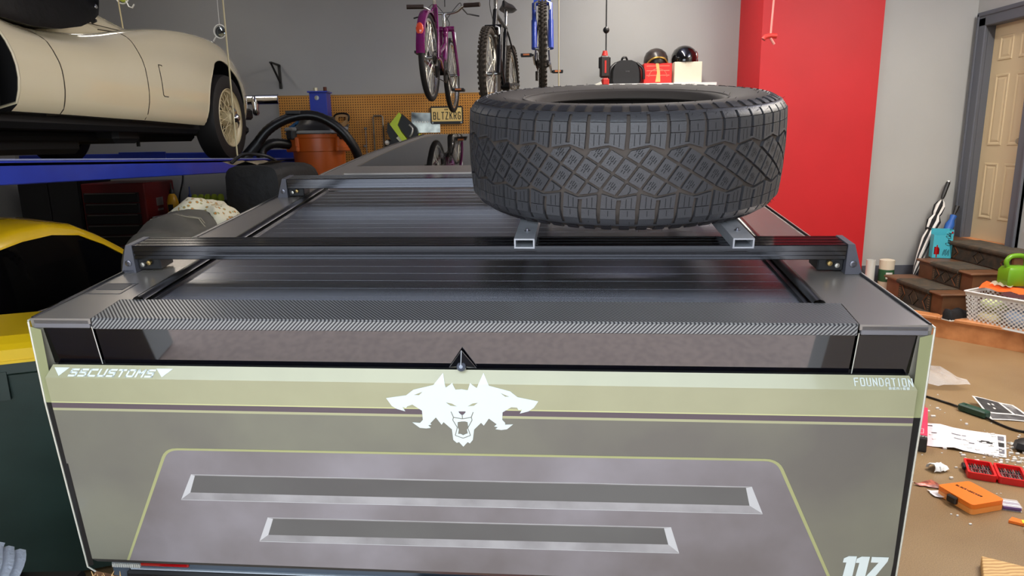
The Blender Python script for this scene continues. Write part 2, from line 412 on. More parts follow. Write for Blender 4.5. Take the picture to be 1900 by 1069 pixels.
def carbon():
    m = mat('carbon fibre weave wrap', (60, 60, 64), .3, .3)
    nt, b = nodes_of(m)
    tc = nt.nodes.new('ShaderNodeTexCoord'); sp = nt.nodes.new('ShaderNodeSeparateXYZ'); nt.links.new(tc.outputs['Object'], sp.inputs[0])
    yz = math_node(nt, 'SUBTRACT', sp.outputs[1], sp.outputs[2])
    q = math_node(nt, 'FRACT', math_node(nt, 'MULTIPLY', math_node(nt, 'ADD', sp.outputs[0], yz), 1/.0088))
    st = math_node(nt, 'GREATER_THAN', q, .5)
    mx = nt.nodes.new('ShaderNodeMix'); mx.data_type = 'RGBA'; mx.inputs[6].default_value = lin((52, 51, 54)); mx.inputs[7].default_value = lin((142, 142, 140))
    nt.links.new(st, mx.inputs[0]); nt.links.new(mx.outputs[2], b.inputs['Base Color'])
    mr = nt.nodes.new('ShaderNodeMapRange'); mr.inputs[3].default_value = .5; mr.inputs[4].default_value = .28
    nt.links.new(st, mr.inputs[0]); nt.links.new(mr.outputs[0], b.inputs['Roughness'])
    return m
CARB = carbon()
truck = thing('pickup_truck', 'angular pickup truck in olive and grey wrap with a white wolf emblem on the tailgate', 'truck', TF @ Matrix.Translation((0, 0, GZ)))
def tp(mb, name, mats, smooth=None, parent=None): return mb.build(name, mats, parent or truck, smooth, TF)
def dz(y): return SL*y
# roof line beyond the deck
RY = [(0, .975, 0.), (1.77, .8975, .2475), (2.05, .874, .286), (2.29, .85, .320), (2.61, .80, .365), (2.97, .736, .413), (3.10, .70, .432), (3.22, .68, .438), (3.45, .66, .425), (5.0, .72, -.05), (5.6, .78, -.36)]
def ring_x(y):
    for a, b in zip(RY[:-1], RY[1:]):
        if a[0] <= y <= b[0]:
            t = (y-a[0])/(b[0]-a[0]); return a[1]+(b[1]-a[1])*t, a[2]+(b[2]-a[2])*t
    return RY[-1][1:]
# side panels
for sg in (-1, 1):
    mb = MB(); rings = []
    for y in [0, .3, .8, 1.3, 1.77, 2.05, 2.29, 2.61, 2.97, 3.10, 3.22, 3.45, 4.2, 5.0, 5.6]:
        x, z = ring_x(y); y2 = y
        f0 = 1. if y < .1 else 0.; rings.append([(sg*(x-.012), y, z-.006), (sg*x, y, z), (sg*.984, y+.06*f0, -.34), (sg*1.0, y+.105*f0, -.62), (sg*.993, y+.13*f0, -.70), (sg*.975, y+.13*f0, -.70), (sg*.966, y+.07*f0, -.34), (sg*(x-.03), y+.01*f0, z-.03)])
    mb.loft(rings); tp(mb, 'side_panel', WRAP)
    # rear edge of the side panel: olive above, black below, chamfer reflection drawn as a pale line outside
    e = MB()
    e.add([(sg*.9775, -.001, -.018), (sg*.952, -.001, -.025), (sg*.957, .012, -.205), (sg*.9795, .012, -.205)], [(0, 1, 2, 3) if sg > 0 else (3, 2, 1, 0)], 0)
    e.add([(sg*.9795, .012, -.205), (sg*.955, .012, -.205), (sg*.996, .100, -.69), (sg*1.0045, .092, -.69)], [(0, 1, 2, 3) if sg > 0 else (3, 2, 1, 0)], 1)
    tp(e, 'edge_trim', [mat('olive edge wrap', (140, 142, 104), .35), BLK])
    mb = MB().tube([(sg*.9785, -.002, -.006), (sg*.9805, .011, -.205), (sg*1.0060, .091, -.69), (sg*.985, .10, -.715)], .0022, 6)
    mb.tube([(sg*.9785, -.002, -.004)]+[(sg*(ring_x(y)[0]+.002), y, ring_x(y)[1]+.001) for y in (.1, .6, 1.2, 1.77, 2.05, 2.29, 2.61, 2.97, 3.1)], .0022, 6)
    tp(mb, 'edge_highlight', PALEE)
    mb = MB().tube([(sg*.972, .004, .001)]+[(sg*(ring_x(y)[0]-.005), y, ring_x(y)[1]+.0025) for y in (.1, .6, 1.2, 1.77, 2.05, 2.29, 2.61, 2.97, 3.1)], .0035, 6)
    tp(mb, 'edge_seal', RUB)
# lower body, bed sides under the deck, cab floor
mb = MB().bx(-.80, .80, .34, 5.3, -1.02, -.55).bx(-.77, .77, .14, 3.4, -.55, -.12); tp(mb, 'underbody', BLK)
mb = MB().loft([[(-.95, 3.5, -.30), (.95, 3.5, -.30), (.95, 5.6, -.42), (-.95, 5.6, -.42)], [(-.98, 3.5, -.72), (.98, 3.5, -.72), (.95, 5.66, -.72), (-.95, 5.66, -.72)]]); tp(mb, 'hood', WRAP)
# windscreen beyond the roof peak
mb = MB().loft([[(-.66, 3.22, .438), (.66, 3.22, .438), (.66, 3.22, .42), (-.66, 3.22, .42)], [(-.64, 3.45, .425), (.64, 3.45, .425), (.64, 3.45, .405), (-.64, 3.45, .405)], [(-.72, 5.0, -.05), (.72, 5.0, -.05), (.72, 5.0, -.08), (-.72, 5.0, -.08)]]); tp(mb, 'windscreen', GLASS)
# bed rails (deck tops)
for sg in (-1, 1):
    mb = MB()
    pl = [(.832, 0), (.972, 0)]+[(ring_x(y)[0]-.006, y) for y in (.6, 1.2, 1.77, 1.93)]+[(.80, 1.93), (.80, 1.42), (.806, 1.40), (.806, .118), (.839, .118)]
    pl = [(sg*p[0], p[1]) for p in pl]
    mb.prism(pl, .012).mapped(lambda p: (p.x, p.y, dz(p.y)+p.z-.011))
    r = tp(mb, 'bed_rail', DECK)
    mb = MB().bx(min(sg*.836, sg*.9685), max(sg*.836, sg*.9685), .0, .012, -.0215, -.0015, bev=.0015); tp(mb, 'rail_end', mat('grey satin end cap', (118, 116, 120), .35, .3))
    # strip beside the roof glass
    mb = MB(); ys = [1.93, 2.05, 2.24, 2.61, 2.97, 3.10, 3.22]; inn = {1.93: .79, 2.05: .782, 2.24: .772, 2.61: .728, 2.97: .675, 3.10: .615, 3.22: .60}
    rings = []
    for y in ys:
        x, z = ring_x(y); i = inn[y]; rings.append([(sg*(x-.006), y, z+.001), (sg*(i+.006), y, z+.001), (sg*(i+.006), y, z-.01), (sg*(x-.006), y, z-.01)])
    mb.loft(rings); tp(mb, 'roof_rail', DECK)
    # rubber channel beside the tonneau
    mb = MB(); prof = [(.0, .0), (.004, .006), (.013, .009), (.022, .006), (.026, 0.)]
    rings = [[(sg*(.806-p[0]*1.15), y, dz(y)+p[1]+.001) for p in prof] for y in (.117, .5, 1.0, 1.42)]
    mb.loft(rings, closed=False, caps=False)
    mb.bx(min(sg*.764, sg*.808), max(sg*.764, sg*.808), .1175, 1.42, 0, .001).mapped(lambda p: (p.x, p.y, p.z if p.z > .0011 or p.y < .1 else p.z)) if False else None
    tp(mb, 'rubber_channel', mat('satin black channel', (48, 46, 46), .28, .5), 60)
    mb = MB().loft([[(sg*x_, y, dz(y)-.004+h) for x_, h in ((.776, 0), (.764, 0), (.764, -.02), (.776, -.02))] for y in (.12, 1.42)]); tp(mb, 'channel_gap', RUB)
# small recessed vent in the left rail
mb = MB(); pl = [(-.955, .155), (-.862, .155), (-.862, .232), (-.955, .232)]
mb.prism(pl, .0006, holes=[[(-.952, .158), (-.865, .158), (-.865, .229), (-.952, .229)]]).prism([(-.945, .185), (-.875, .185), (-.875, .226), (-.945, .226)], .0008)
mb.mapped(lambda p: (p.x, p.y, dz(p.y)+.0012+p.z)); tp(mb, 'tie_down_cover', mat('dark grey insert', (64, 62, 64), .4))
# tonneau slats
slat0 = None; pitch = .0580
for i in range(22):
    y = .119+i*pitch
    if y+pitch > 1.425: break
    mb = MB(TF @ Matrix.Translation((0, y, dz(y)-.0105)) @ Matrix.Rotation(math.atan(SL), 4, 'X'))
    w = .765
    if slat0 is None:
        pr = [(.0006, -.003), (.0010, .0003), (.0570, .0003), (.0574, -.003)]
        mb.loft([[(x, p[0], p[1]) for p in pr]+[(x, .058, -.012), (x, .0005, -.012)] for x in (-w, w)])
        slat0 = mb.build('tonneau_slat', TONN, truck, None); slat_i = y
    else:
        c = slat0.copy(); COL.objects.link(c); c.parent = truck
        c.location = (0, y-slat_i, dz(y)-dz(slat_i))
mb = MB().loft([[(x, .118, dz(.118)-.024), (x, 1.43, dz(1.43)-.024), (x, 1.43, dz(1.43)-.034), (x, .118, dz(.118)-.034)] for x in (-.77, .77)]); tp(mb, 'tonneau_seal', BLK)
# roof: header strip with dark gap, glass panel
mb = MB().loft([[(x, 1.46, dz(1.46)-.02), (x, 1.70, dz(1.70)-.02), (x, 1.70, dz(1.7)-.035), (x, 1.46, dz(1.46)-.035)] for x in (-.80, .80)]); tp(mb, 'roll_box', TONN)
mb = MB().loft([[(x, 1.74, dz(1.74)+.002), (x, 1.925, dz(1.925)+.002), (x, 1.925, dz(1.925)-.02), (x, 1.74, dz(1.74)-.02)] for x in (-.80, .80)]); tp(mb, 'roof_header', DECK)
mb = MB(); rings = []
for y in (1.935, 2.05, 2.24, 2.61, 2.97, 3.10, 3.22):
    x, z = ring_x(y); i = inn.get(y, .79)-.004; cr = .004 if y > 2 else 0
    rings.append([(i*q, y, z+cr*(1-q*q)) for q in (-1, -.5, 0, .5, 1)]+[(i, y, z-.015), (-i, y, z-.015)])
mb.loft(rings); tp(mb, 'roof_glass', GLASS, 20)
# carbon-look cap along the tailgate top
mb = MB()
pl = [(-.829, .001), (.829, .001), (.835, .1165), (-.835, .1165)]
mb.prism(pl, .012).mapped(lambda p: (p.x, p.y, dz(p.y)+p.z-.0095))
mb.bx(-.8285, .8285, -.002, .012, -.0225, .001, bev=.0015); tp(mb, 'carbon_cap', CARB)
# light bar: three gloss black lenses, raked inwards at the bottom
def lens(x0, x1, name):
    rings = [[(x, .006, -.0235), (x, .024, -.111), (x, .05, -.111), (x, .05, -.0235)] for x in (x0, x1)]
    return tp(MB().loft(rings), name, GLOSS)
lens(-.9515, -.8335, 'light_lens'); lens(-.8275, .8275, 'light_bar'); lens(.8335, .951, 'light_lens')
for sg in (-1, 1):
    tp(MB().tube([(sg*.8305+sg*.003, .0035, -.018), (sg*.8305+sg*.003, .022, -.112)], .0011, 5), 'lens_edge', PALEE)
tp(MB().bx(-.95, .95, .028, .06, -.122, -.105), 'light_bar_gap', BLK)
# rear camera in a three-sided housing
mb = MB(); cx = .0045
base = [(cx-.030, .019, -.109), (cx+.030, .019, -.109), (cx, .007, -.066)]
ap = (cx, -.006, -.098)
mb.add(base+[ap], [(0, 3, 2), (3, 1, 2), (0, 1, 3)])
ch = tp(mb, 'camera_housing', mat('black chrome', (58, 58, 66), .2, .9))
tp(MB().tube(base[:2]+[base[2]], .0013, 5, closed=True).tube([ap, base[2]], .001, 5).tube([ap, base[0]], .001, 5).tube([ap, base[1]], .001, 5), 'housing_edge', mat('satin silver', (150, 150, 152), .3, .9), parent=ch)
mb = MB().lathe([(0, .010), (.004, .0095), (.0055, .007), (.007, .008), (.0085, .006), (.0095, .007), (.011, .003), (.011, -.012), (0, -.012)], 18, M=Matrix.Translation((cx, .003, -.1015)) @ Matrix.Rotation(PI/2-.30, 4, 'X'))
tp(mb, 'camera_lens', mat('camera lens ring', (110, 112, 120), .2, .8), 30, ch)
# tailgate -------------------------------------------------------------
Y1, Z1, Y2, Z2 = -.005, -.138, .10, -.69
TD = Vector((0, Y2-Y1, Z2-Z1)).normalized(); TN = Vector((0, TD.z, -TD.y)).normalized()   # TN points to the rear
LD = Vector((0, .010-Y1, -.1108-Z1)); LN = Vector((0, -LD.z, LD.y)).normalized()
if LN.z < 0: LN = -LN
def tail(u, v, e=0.):
    if v >= 0: return Vector((u, Y1, Z1))+TD*v+TN*e
    return Vector((u, Y1, Z1))+LD*(-v/.031)+LN*e
def tmap(e0=0.): return lambda p: tail(p.x, -p.y, p.z+e0)
def tw(v): return .957-.012*max(0, (v-.05)/.5)+.0*v
mb = MB()
bands = [(-.031, 0), (0, .0635), (.0635, .0665), (.0665, .0685), (.0685, .0805), (.0805, .0870), (.0870, .541)]
mi = [0, 0, 1, 2, 2, 3, 4]
for (a, b), m in zip(bands, mi):
    wa = .957-.012*(1 if a < 0 else 0)+(.042*a/.535 if a > 0 else 0); wb = .957+(.042*b/.535 if b > 0 else 0)
    n = 8
    for k in range(n):
        q0, q1 = -1+2*k/n, -1+2*(k+1)/n
        mb.add([tail(wa*q0, a), tail(wa*q1, a), tail(wb*q1, b), tail(wb*q0, b)], [(3, 2, 1, 0)], m)
# sides, bottom edge, inner face
L = [tail(-.945, -.031), tail(-.957, 0), tail(-.999, .541)]; Rr = [Vector((-p.x, p.y, p.z)) for p in L]
for A, fl in ((L, 0), (Rr, 1)):
    B = [p+Vector((0, .06, 0)) for p in A]
    for i in range(2):
        q = [A[i], A[i+1], B[i+1], B[i]]; mb.add(q, [(0, 1, 2, 3) if fl else (3, 2, 1, 0)], 4)
bt = [tail(-.999, .541), tail(.999, .541), tail(.990, .556)+Vector((0, .008, 0)), tail(-.990, .556)+Vector((0, .008, 0))]
mb.add(bt, [(3, 2, 1, 0)], 5)
mb.add([bt[3], bt[2], bt[2]+Vector((0, .06, 0)), bt[3]+Vector((0, .06, 0))], [(3, 2, 1, 0)], 5)
tg = tp(mb, 'tailgate', [OLIVE, OLIVEG, STRIPE, mat('pale grey olive print', (164, 162, 128), .35), WRAP, mat('dark grey lower trim', (62, 60, 58), .5)])  # last material is the dark trim under the tailgate lip
def rounded(pts, r, k=5):
    out = []; n = len(pts)
    for i in range(n):
        a, b, c = (Vector((*pts[j % n], 0)) for j in (i-1, i, i+1)); rr = r[i] if isinstance(r, (list, tuple)) else r
        if rr <= 0: out.append((b.x, b.y)); continue
        p, q = b+(a-b).normalized()*rr, b+(c-b).normalized()*rr
        for j in range(k+1):
            t = j/k; s = p*(1-t)**2+b*2*t*(1-t)+q*t*t; out.append((s.x, s.y))
    return out
PO = rounded([(-.899, -.5405), (.872, -.5405), (.700, -.179), (-.714, -.187)], [0, 0, .03, .03])
PI_ = rounded([(-.892, -.5405), (.864, -.5405), (.6945, -.1845), (-.7085, -.1925)], [0, 0, .026, .026])
S1o = [(-.7068, -.3376), (.6812, -.3300), (.6496, -.2557), (-.6656, -.2619)]; S1i = [(-.6795, -.3165), (.6500, -.3090), (.6369, -.2591), (-.6571, -.2654)]
S2o = [(-.5304, -.4615), (.5016, -.4545), (.478, -.3782), (-.4968, -.3864)]; S2i = [(-.5048, -.4415), (.4749, -.4308), (.4621, -.3822), (-.484, -.3901)]
mb = MB().prism(PO, .0008, holes=[PI_[::-1]]); mb.mapped(tmap(.0003)); tp(mb, 'printed_outline', mat('dull olive printed outline', (158, 158, 112), .35), parent=tg)
mb = MB().prism(PI_, .0012, holes=[S1o[::-1], S2o[::-1]]); mb.mapped(tmap(.0003)); tp(mb, 'printed_panel', WRAPP, parent=tg)
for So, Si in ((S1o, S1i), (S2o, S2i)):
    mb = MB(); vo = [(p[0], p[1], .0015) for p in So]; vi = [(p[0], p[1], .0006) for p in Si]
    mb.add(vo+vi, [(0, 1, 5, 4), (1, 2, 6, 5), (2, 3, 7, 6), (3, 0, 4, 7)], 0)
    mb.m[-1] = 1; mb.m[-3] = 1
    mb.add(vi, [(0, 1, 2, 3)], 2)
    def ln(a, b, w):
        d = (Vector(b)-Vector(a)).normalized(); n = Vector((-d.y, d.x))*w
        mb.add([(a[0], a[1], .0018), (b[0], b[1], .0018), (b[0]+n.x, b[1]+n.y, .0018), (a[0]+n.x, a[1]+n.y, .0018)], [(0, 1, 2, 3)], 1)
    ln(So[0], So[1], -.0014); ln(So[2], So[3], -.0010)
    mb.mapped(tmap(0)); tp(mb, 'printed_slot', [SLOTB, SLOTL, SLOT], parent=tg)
# white wolf emblem folded over the tailgate crease
wolf = [(-.037, -.0235), (-.0304, .0095), (-.0157, -.0019), (-.0094, .0144), (.0043, .0129), (.0178, .0153), (.0235, -.0021), (.0378, .0094), (.052, -.0245), (.0651, .0034), (.1104, .0163), (.1263, .0309), (.1717, .0408), (.1615, .0574), (.1497, .0667), (.1306, .0728), (.1358, .0622), (.128, .0642), (.1247, .0575), (.1121, .0566), (.0923, .0706), (.091, .0902), (.0973, .0981), (.0971, .1027), (.1148, .1016), (.1007, .1147), (.0878, .1169), (.075, .1149), (.0805, .1096), (.0723, .1079), (.0784, .102), (.0613, .0873), (.0491, .1062), (.0435, .0988), (.0268, .1172), (.0226, .1449), (.0155, .1546), (.0103, .1512), (-.0001, .1641), (-.0091, .1517), (-.0146, .154), (-.022, .146), (-.0235, .1177), (-.0412, .0989), (-.0461, .106), (-.0577, .0869), (-.0719, .1031), (-.0691, .1065), (-.0768, .1079), (-.0713, .1148), (-.0815, .1167), (-.0965, .1154), (-.1124, .1012), (-.0949, .1024), (-.0878, .0941), (-.0879, .0698), (-.1084, .0542), (-.1208, .0595), (-.1232, .0636), (-.1313, .0611), (-.1259, .0724), (-.1444, .0664), (-.1556, .0586), (-.1662, .0389), (-.1203, .0306), (-.1029, .0161), (-.0573, .0033)]
whole = [[(-.1028, .0296), (-.0916, .03), (-.083, .0209), (-.0963, .0267)], [(.0891, .0207), (.0995, .0258), (.1084, .0301), (.0994, .0303)], [(-.0329, .047), (-.0193, .0501), (-.0084, .0572), (-.0226, .0559)], [(.0152, .0567), (.0268, .0488), (.0386, .0467), (.0294, .0549)],
         [(-.0058, .0699), (.01, .0696), (.0094, .0735), (.0036, .0794), (.0006, .0795), (-.005, .0738)], [(-.0094, .0982), (-.0033, .0969), (.0007, .0961), (.0076, .0959), (.0131, .0977), (.0137, .1116), (.0108, .1176), (.0119, .1281), (.0078, .1294), (.0012, .1331), (-.0042, .1297), (-.0102, .1298), (-.0079, .118), (-.0102, .1122)]]
def folded(loops, e, d):
    L2 = [[Vector((p[0], -p[1], 0)) for p in l] for l in loops]
    tri = tessellate_polygon(L2); flat = [p for l in L2 for p in l]
    bm = bmesh.new(); vs = [bm.verts.new(p) for p in flat]
    for t in tri:
        try: bm.faces.new([vs[i] for i in t])
        except ValueError: pass
    bmesh.ops.bisect_plane(bm, geom=bm.verts[:]+bm.edges[:]+bm.faces[:], plane_co=(0, 0, 0), plane_no=(0, 1, 0))
    bmesh.ops.recalc_face_normals(bm, faces=bm.faces[:])
    bm.normal_update()
    if sum(f.normal.z for f in bm.faces) < 0: bmesh.ops.reverse_faces(bm, faces=bm.faces[:])
    g = bmesh.ops.extrude_face_region(bm, geom=bm.faces[:])
    bmesh.ops.translate(bm, verts=[v for v in g['geom'] if isinstance(v, bmesh.types.BMVert)], vec=(0, 0, d))
    bm.verts.index_update(); mb = MB()
    mb.add([tail(v.co.x, -v.co.y, v.co.z+e) for v in bm.verts], [[v.index for v in f.verts] for f in bm.faces]); bm.free()
    return mb
em = tp(folded([wolf]+whole, .0006, .0006), 'wolf_emblem', DECAL, parent=tg)
mb = MB()
lines = [[(-.0226, .0707), (-.0179, .0856), (.002, .0891), (.022, .0847), (.0271, .0709)], [(-.0179, .0856), (-.02, .0926), (-.0108, .1122), (-.0168, .1335), (.0008, .1407), (.018, .1327), (.0128, .1130), (.0237, .0916), (.022, .0847)], [(.0022, .0794), (.0020, .0887)]]
for l in lines:
    for a, b in zip(l[:-1], l[1:]):
        d = Vector((b[0]-a[0], b[1]-a[1])).normalized(); n = Vector((-d.y, d.x))*.0009
        mb.add([(a[0]-n.x, -(a[1]-n.y), .0016), (a[0]+n.x, -(a[1]+n.y), .0016), (b[0]+n.x, -(b[1]+n.y), .0016), (b[0]-n.x, -(b[1]-n.y), .0016)], [(0, 1, 2, 3)])
mb.mapped(tmap(0)); tp(mb, 'emblem_lines', WRAP, parent=tg)
# lettering on the ledge and the lower corner
LM = lambda u, v: Matrix.Translation((u, -v, .0006))
mb = MB()
mb.prism([(-.9392, .0240), (-.9250, .0045), (-.9027, .0240)][::1], .0005, M=Matrix.Translation((0, 0, .0006)))
write(mb, 'SSCUSTOMS', .0192, .0185, .0043, M=LM(-.9035, -.0035), shear=.42, gap=.19, d=.0005)
mb.prism([(-.6945, .0240), (-.6785, .0045), (-.6550, .0240)], .0005, M=Matrix.Translation((0, 0, .0006)))
mb.mapped(tmap(0)); tp(mb, 'left_lettering', DECAL, parent=tg)
mb = MB(); write(mb, 'FOUNDATION', .0092, .0175, .0020, M=LM(.8325, -.0075), shear=-.05, gap=.36, d=.0005)
write(mb, 'SERIES', .0060, .0048, .0012, M=LM(.9000, -.0012), gap=.28, d=.0004)
mb.v = [Vector((p.x, max(p.y, .0002), p.z)) for p in mb.v]
mb.mapped(tmap(0)); tp(mb, 'right_lettering', DECAL, parent=tg)
mb = MB(); Q = Matrix.Translation((0, 0, .0008))
for k in (0, 1):
    o_ = .0292*k
    mb.prism([(.8805+o_, -.4545), (.8905+o_, -.4475), (.9085+o_, -.4475), (.9075+o_, -.5330), (.8845+o_, -.5330), (.8880+o_, -.4665), (.8800+o_, -.4665)], .0006, M=Q)
mb.prism([(.9420, -.4475), (.9800, -.4475), (.9795, -.4590), (.9480, -.5330), (.9260, -.5330), (.9600, -.4640), (.9425, -.4640)], .0006, M=Q)
mb.mapped(tmap(0)); tp(mb, 'corner_number', DECAL, parent=tg)
# bumper under the tailgate
bp = tp(MB().bx(-1.0, 1.0, .165, .32, -.80, -.717, bev=.006), 'rear_bumper', [mat('blue grey bumper', (74, 84, 96), .35, .3)])
tp(MB().bx(-.95, .95, .150, .2, -1.0, -.742, bev=.006), 'bumper_lower', BLK, parent=bp)
tp(MB().bx(-.94, .94, .158, .166, -.7415, -.7375, bev=.001), 'bumper_edge', mat('pale bumper edge', (160, 168, 176), .3), parent=bp)
mb = MB()
for i in range(13): mb.box((-.990+i*.0062, .161, -.7315), (.0042, .004, .0105))
mb.bx(-.994, -.914, .162, .166, -.737, -.726); tp(mb, 'clear_reflector', mat('clear ribbed lens', (206, 206, 200), .15, .3), parent=bp)
tp(MB().bx(-.912, -.776, .158, .166, -.7315, -.719, bev=.003), 'red_reflector', mat('red reflector lens', (150, 12, 18), .15, coat=1), parent=bp)
pl_ = tp(MB().bx(-.156, .150, .140, .148, -.878, -.722, bev=.002), 'licence_plate', mat('plate red', (196, 60, 66), .4))
mb = MB(Matrix.Translation((-.148, .139, -.79)) @ Matrix.Rotation(PI/2, 4, 'X'))
for i, w_ in enumerate((.014, .004, .005, .005)): mb.bx(.003+[0, .018, .025, .034][i], .003+[0, .018, .025, .034][i]+w_, 0, .064, 0, .001)
tp(mb, 'plate_stripes', DECAL, parent=pl_)
mb = MB(Matrix.Translation((-.045, .139, -.745)) @ Matrix.Rotation(PI/2, 4, 'X')); write(mb, 'SERIES', .014, .02, .005, gap=.25)
tp(mb, 'plate_letters', mat('yellow print', (228, 222, 60), .4), parent=pl_)
# wheels
def wheel_mesh():
    mb = MB(); mb.lathe([(.24, -.13), (.30, -.14), (.40, -.14), (.44, -.10), (.445, 0), (.44, .10), (.40, .14), (.30, .14), (.24, .13)], 36, 0)
    mb.lathe([(.0, .10), (.08, .11), (.22, .10), (.25, .13), (.25, -.13), (.22, -.10), (0, -.10)], 24, 1)
    for k in range(7): mb.box((.15, 0, .105), (.18, .05, .02), 1, M=Matrix.Rotation(k*2*PI/7, 4, 'Z'))
    return mb
for (y, sg) in ((1.05, -1), (1.05, 1), (4.62, -1), (4.62, 1)):
    mb = wheel_mesh(); mb.M = Matrix.Identity(4)
    mb.v = [Matrix.Translation((sg*.86, y, GZ+.445)) @ Matrix.Rotation(sg*PI/2, 4, 'Y') @ p for p in mb.v]
    tp(mb, 'wheel', [RUBT, mat('dark wheel metal', (60, 60, 62), .4, .6)], 40)
# ------------------------------------------------------------------ crossbars
ALB = mat('dark anodised aluminium', (104, 104, 108), .14, 1.0)
FOOT = mat('grey powder coated foot', (92, 92, 100), .45, .3)
def crossbar(y0, label, w, z0):
    """y0 = rear face; profile 85 x 35 mm tilted with the bed rails"""
    th = math.atan(SL)
    BF = TF @ Matrix.Translation((0, y0, z0)) @ Matrix.Rotation(th, 4, 'X')
    t = thing('crossbar', label, 'roof rack bar', TF @ Matrix.Translation((0, y0, dz(y0))) , 'crossbars over the truck bed')
    # profile in (y, z): z = 0 on the top, three slots on the top, two on the rear face
    P = [(0, -.002), (.002, 0), (.018, 0), (.0185, -.004), (.0235, -.004), (.024, 0), (.044, 0), (.0445, -.004), (.0495, -.004), (.05, 0), (.070, 0), (.0705, -.004), (.0755, -.004), (.076, 0), (.083, 0), (.085, -.002), (.085, -.036), (.083, -.038), (.002, -.038), (0, -.036), (0, -.0275), (.004, -.027), (.004, -.0225), (0, -.022), (0, -.0165), (.003, -.016), (.003, -.0135), (0, -.013)]
    mb = MB().loft([[(x, p[0], p[1]) for p in P] for x in (-w, w)]); mb.build('bar', ALB, t, 30, BF)
    for sg in (-1, 1):
        f = MB(); zb = dz(y0)-z0
        # trapezoid end plate seen from behind, reaching down to the rail
        pl = [(sg*(w+.002), .002), (sg*(w+.018), .002), (sg*(w+.045), -.075), (sg*(w+.004), -.075)]
        f.loft([[(p[0], yy, p[1]+ (0 if p[1] > -.05 else 0)) for p in pl] for yy in (-.001, .083)])
        ft = f.build('foot', FOOT, t, None, BF)
        lab(ft, 'grey wedge-shaped foot with a recessed bolt')
        b = MB().lathe([(.0085, .0), (.0085, .002), (.006, .003), (.0035, .003), (.003, .001), (0, .001)], 16, M=Matrix.Translation((sg*(w+.020), -.0015, -.048)) @ Matrix.Rotation(PI/2, 4, 'X'))
        b.build('bolt', mat('steel bolt', (120, 120, 128), .3, .9), ft, 30, BF)
        br = MB().bx(min(sg*(w-.06), sg*(w+.003)), max(sg*(w-.06), sg*(w+.003)), .012, .075, -.070, -.038, bev=.003); br.build('bracket', BLK, t, None, BF)
        for (dx, dzz, c) in ((-.016, -.053, 0), (-.034, -.048, 1)):
            q = MB().lathe([(0, .012), (.006, .011), (.007, .006), (.004, .005), (.004, 0)], 10, M=Matrix.Translation((sg*(w+dx), .012, dzz)) @ Matrix.Rotation(PI/2, 4, 'X'))
            q.build('bracket_screw', mat('zinc screw', (190, 188, 180), .3, .9) if c == 0 else mat('brass screw', (176, 150, 96), .35, .9), t, 40, BF)
    if y0 < .6:
        e = MB(); write(e, 'REMOTES', .0032, .0055, .0008, M=Matrix.Translation((-w-.0395, -.0016, -.073)) @ Matrix.Rotation(PI/2, 4, 'X'), gap=.35)
        e.build('foot_lettering', mat('dark embossing', (58, 58, 64), .5), t, None, BF)
    return t
crossbar(.305, 'black aluminium crossbar nearest the tailgate, under the ends of the two metal tubes', .915, .120)
crossbar(1.225, 'black aluminium crossbar farther forward, by the rear edge of the roof', .862, .2455)
# ------------------------------------------------------------------ aluminium tubes carrying the spare tyre
ALU = mat('raw aluminium', (184, 187, 192), .38, .55, var=(14, (158, 162, 168)), bump=(40, .05))
def alu_tube(x, dx, label):
    BF = TF @ Matrix.Translation((x, .277, .1203-.028*SL)) @ Matrix.Rotation(math.atan(SL), 4, 'X') @ Matrix.Rotation(dx, 4, 'Z')
    t = thing('aluminium_tube', label, 'metal tube', BF, 'aluminium box tubes under the tyre')
    o = [(-.0255, 0), (.0255, 0), (.0255, .0254), (-.0255, .0254)]; i = [(-.0215, .004), (.0215, .004), (.0215, .0214), (-.0215, .0214)]
    mb = MB().prism(o, 1.06, holes=[i[::-1]], M=Matrix.Rotation(PI/2, 4, 'X')); mb.v = [Vector((p.x, -p.y, p.z)) for p in mb.v]; mb.f = [list(reversed(f)) for f in mb.f]
    mb.build('box_tube', ALU, t, None, BF)
    b = MB().lathe([(0, .006), (.004, .006), (.0045, .001), (.008, .0008), (.008, 0)], 12, M=Matrix.Translation((.002, .075, .0254))); b.build('bolt', mat('steel bolt', (120, 120, 128), .3, .9), t, 40, BF)
alu_tube(.1275, -.022, 'raw aluminium box tube under the left side of the spare tyre')
alu_tube(.6600, .012, 'raw aluminium box tube under the right side of the spare tyre')
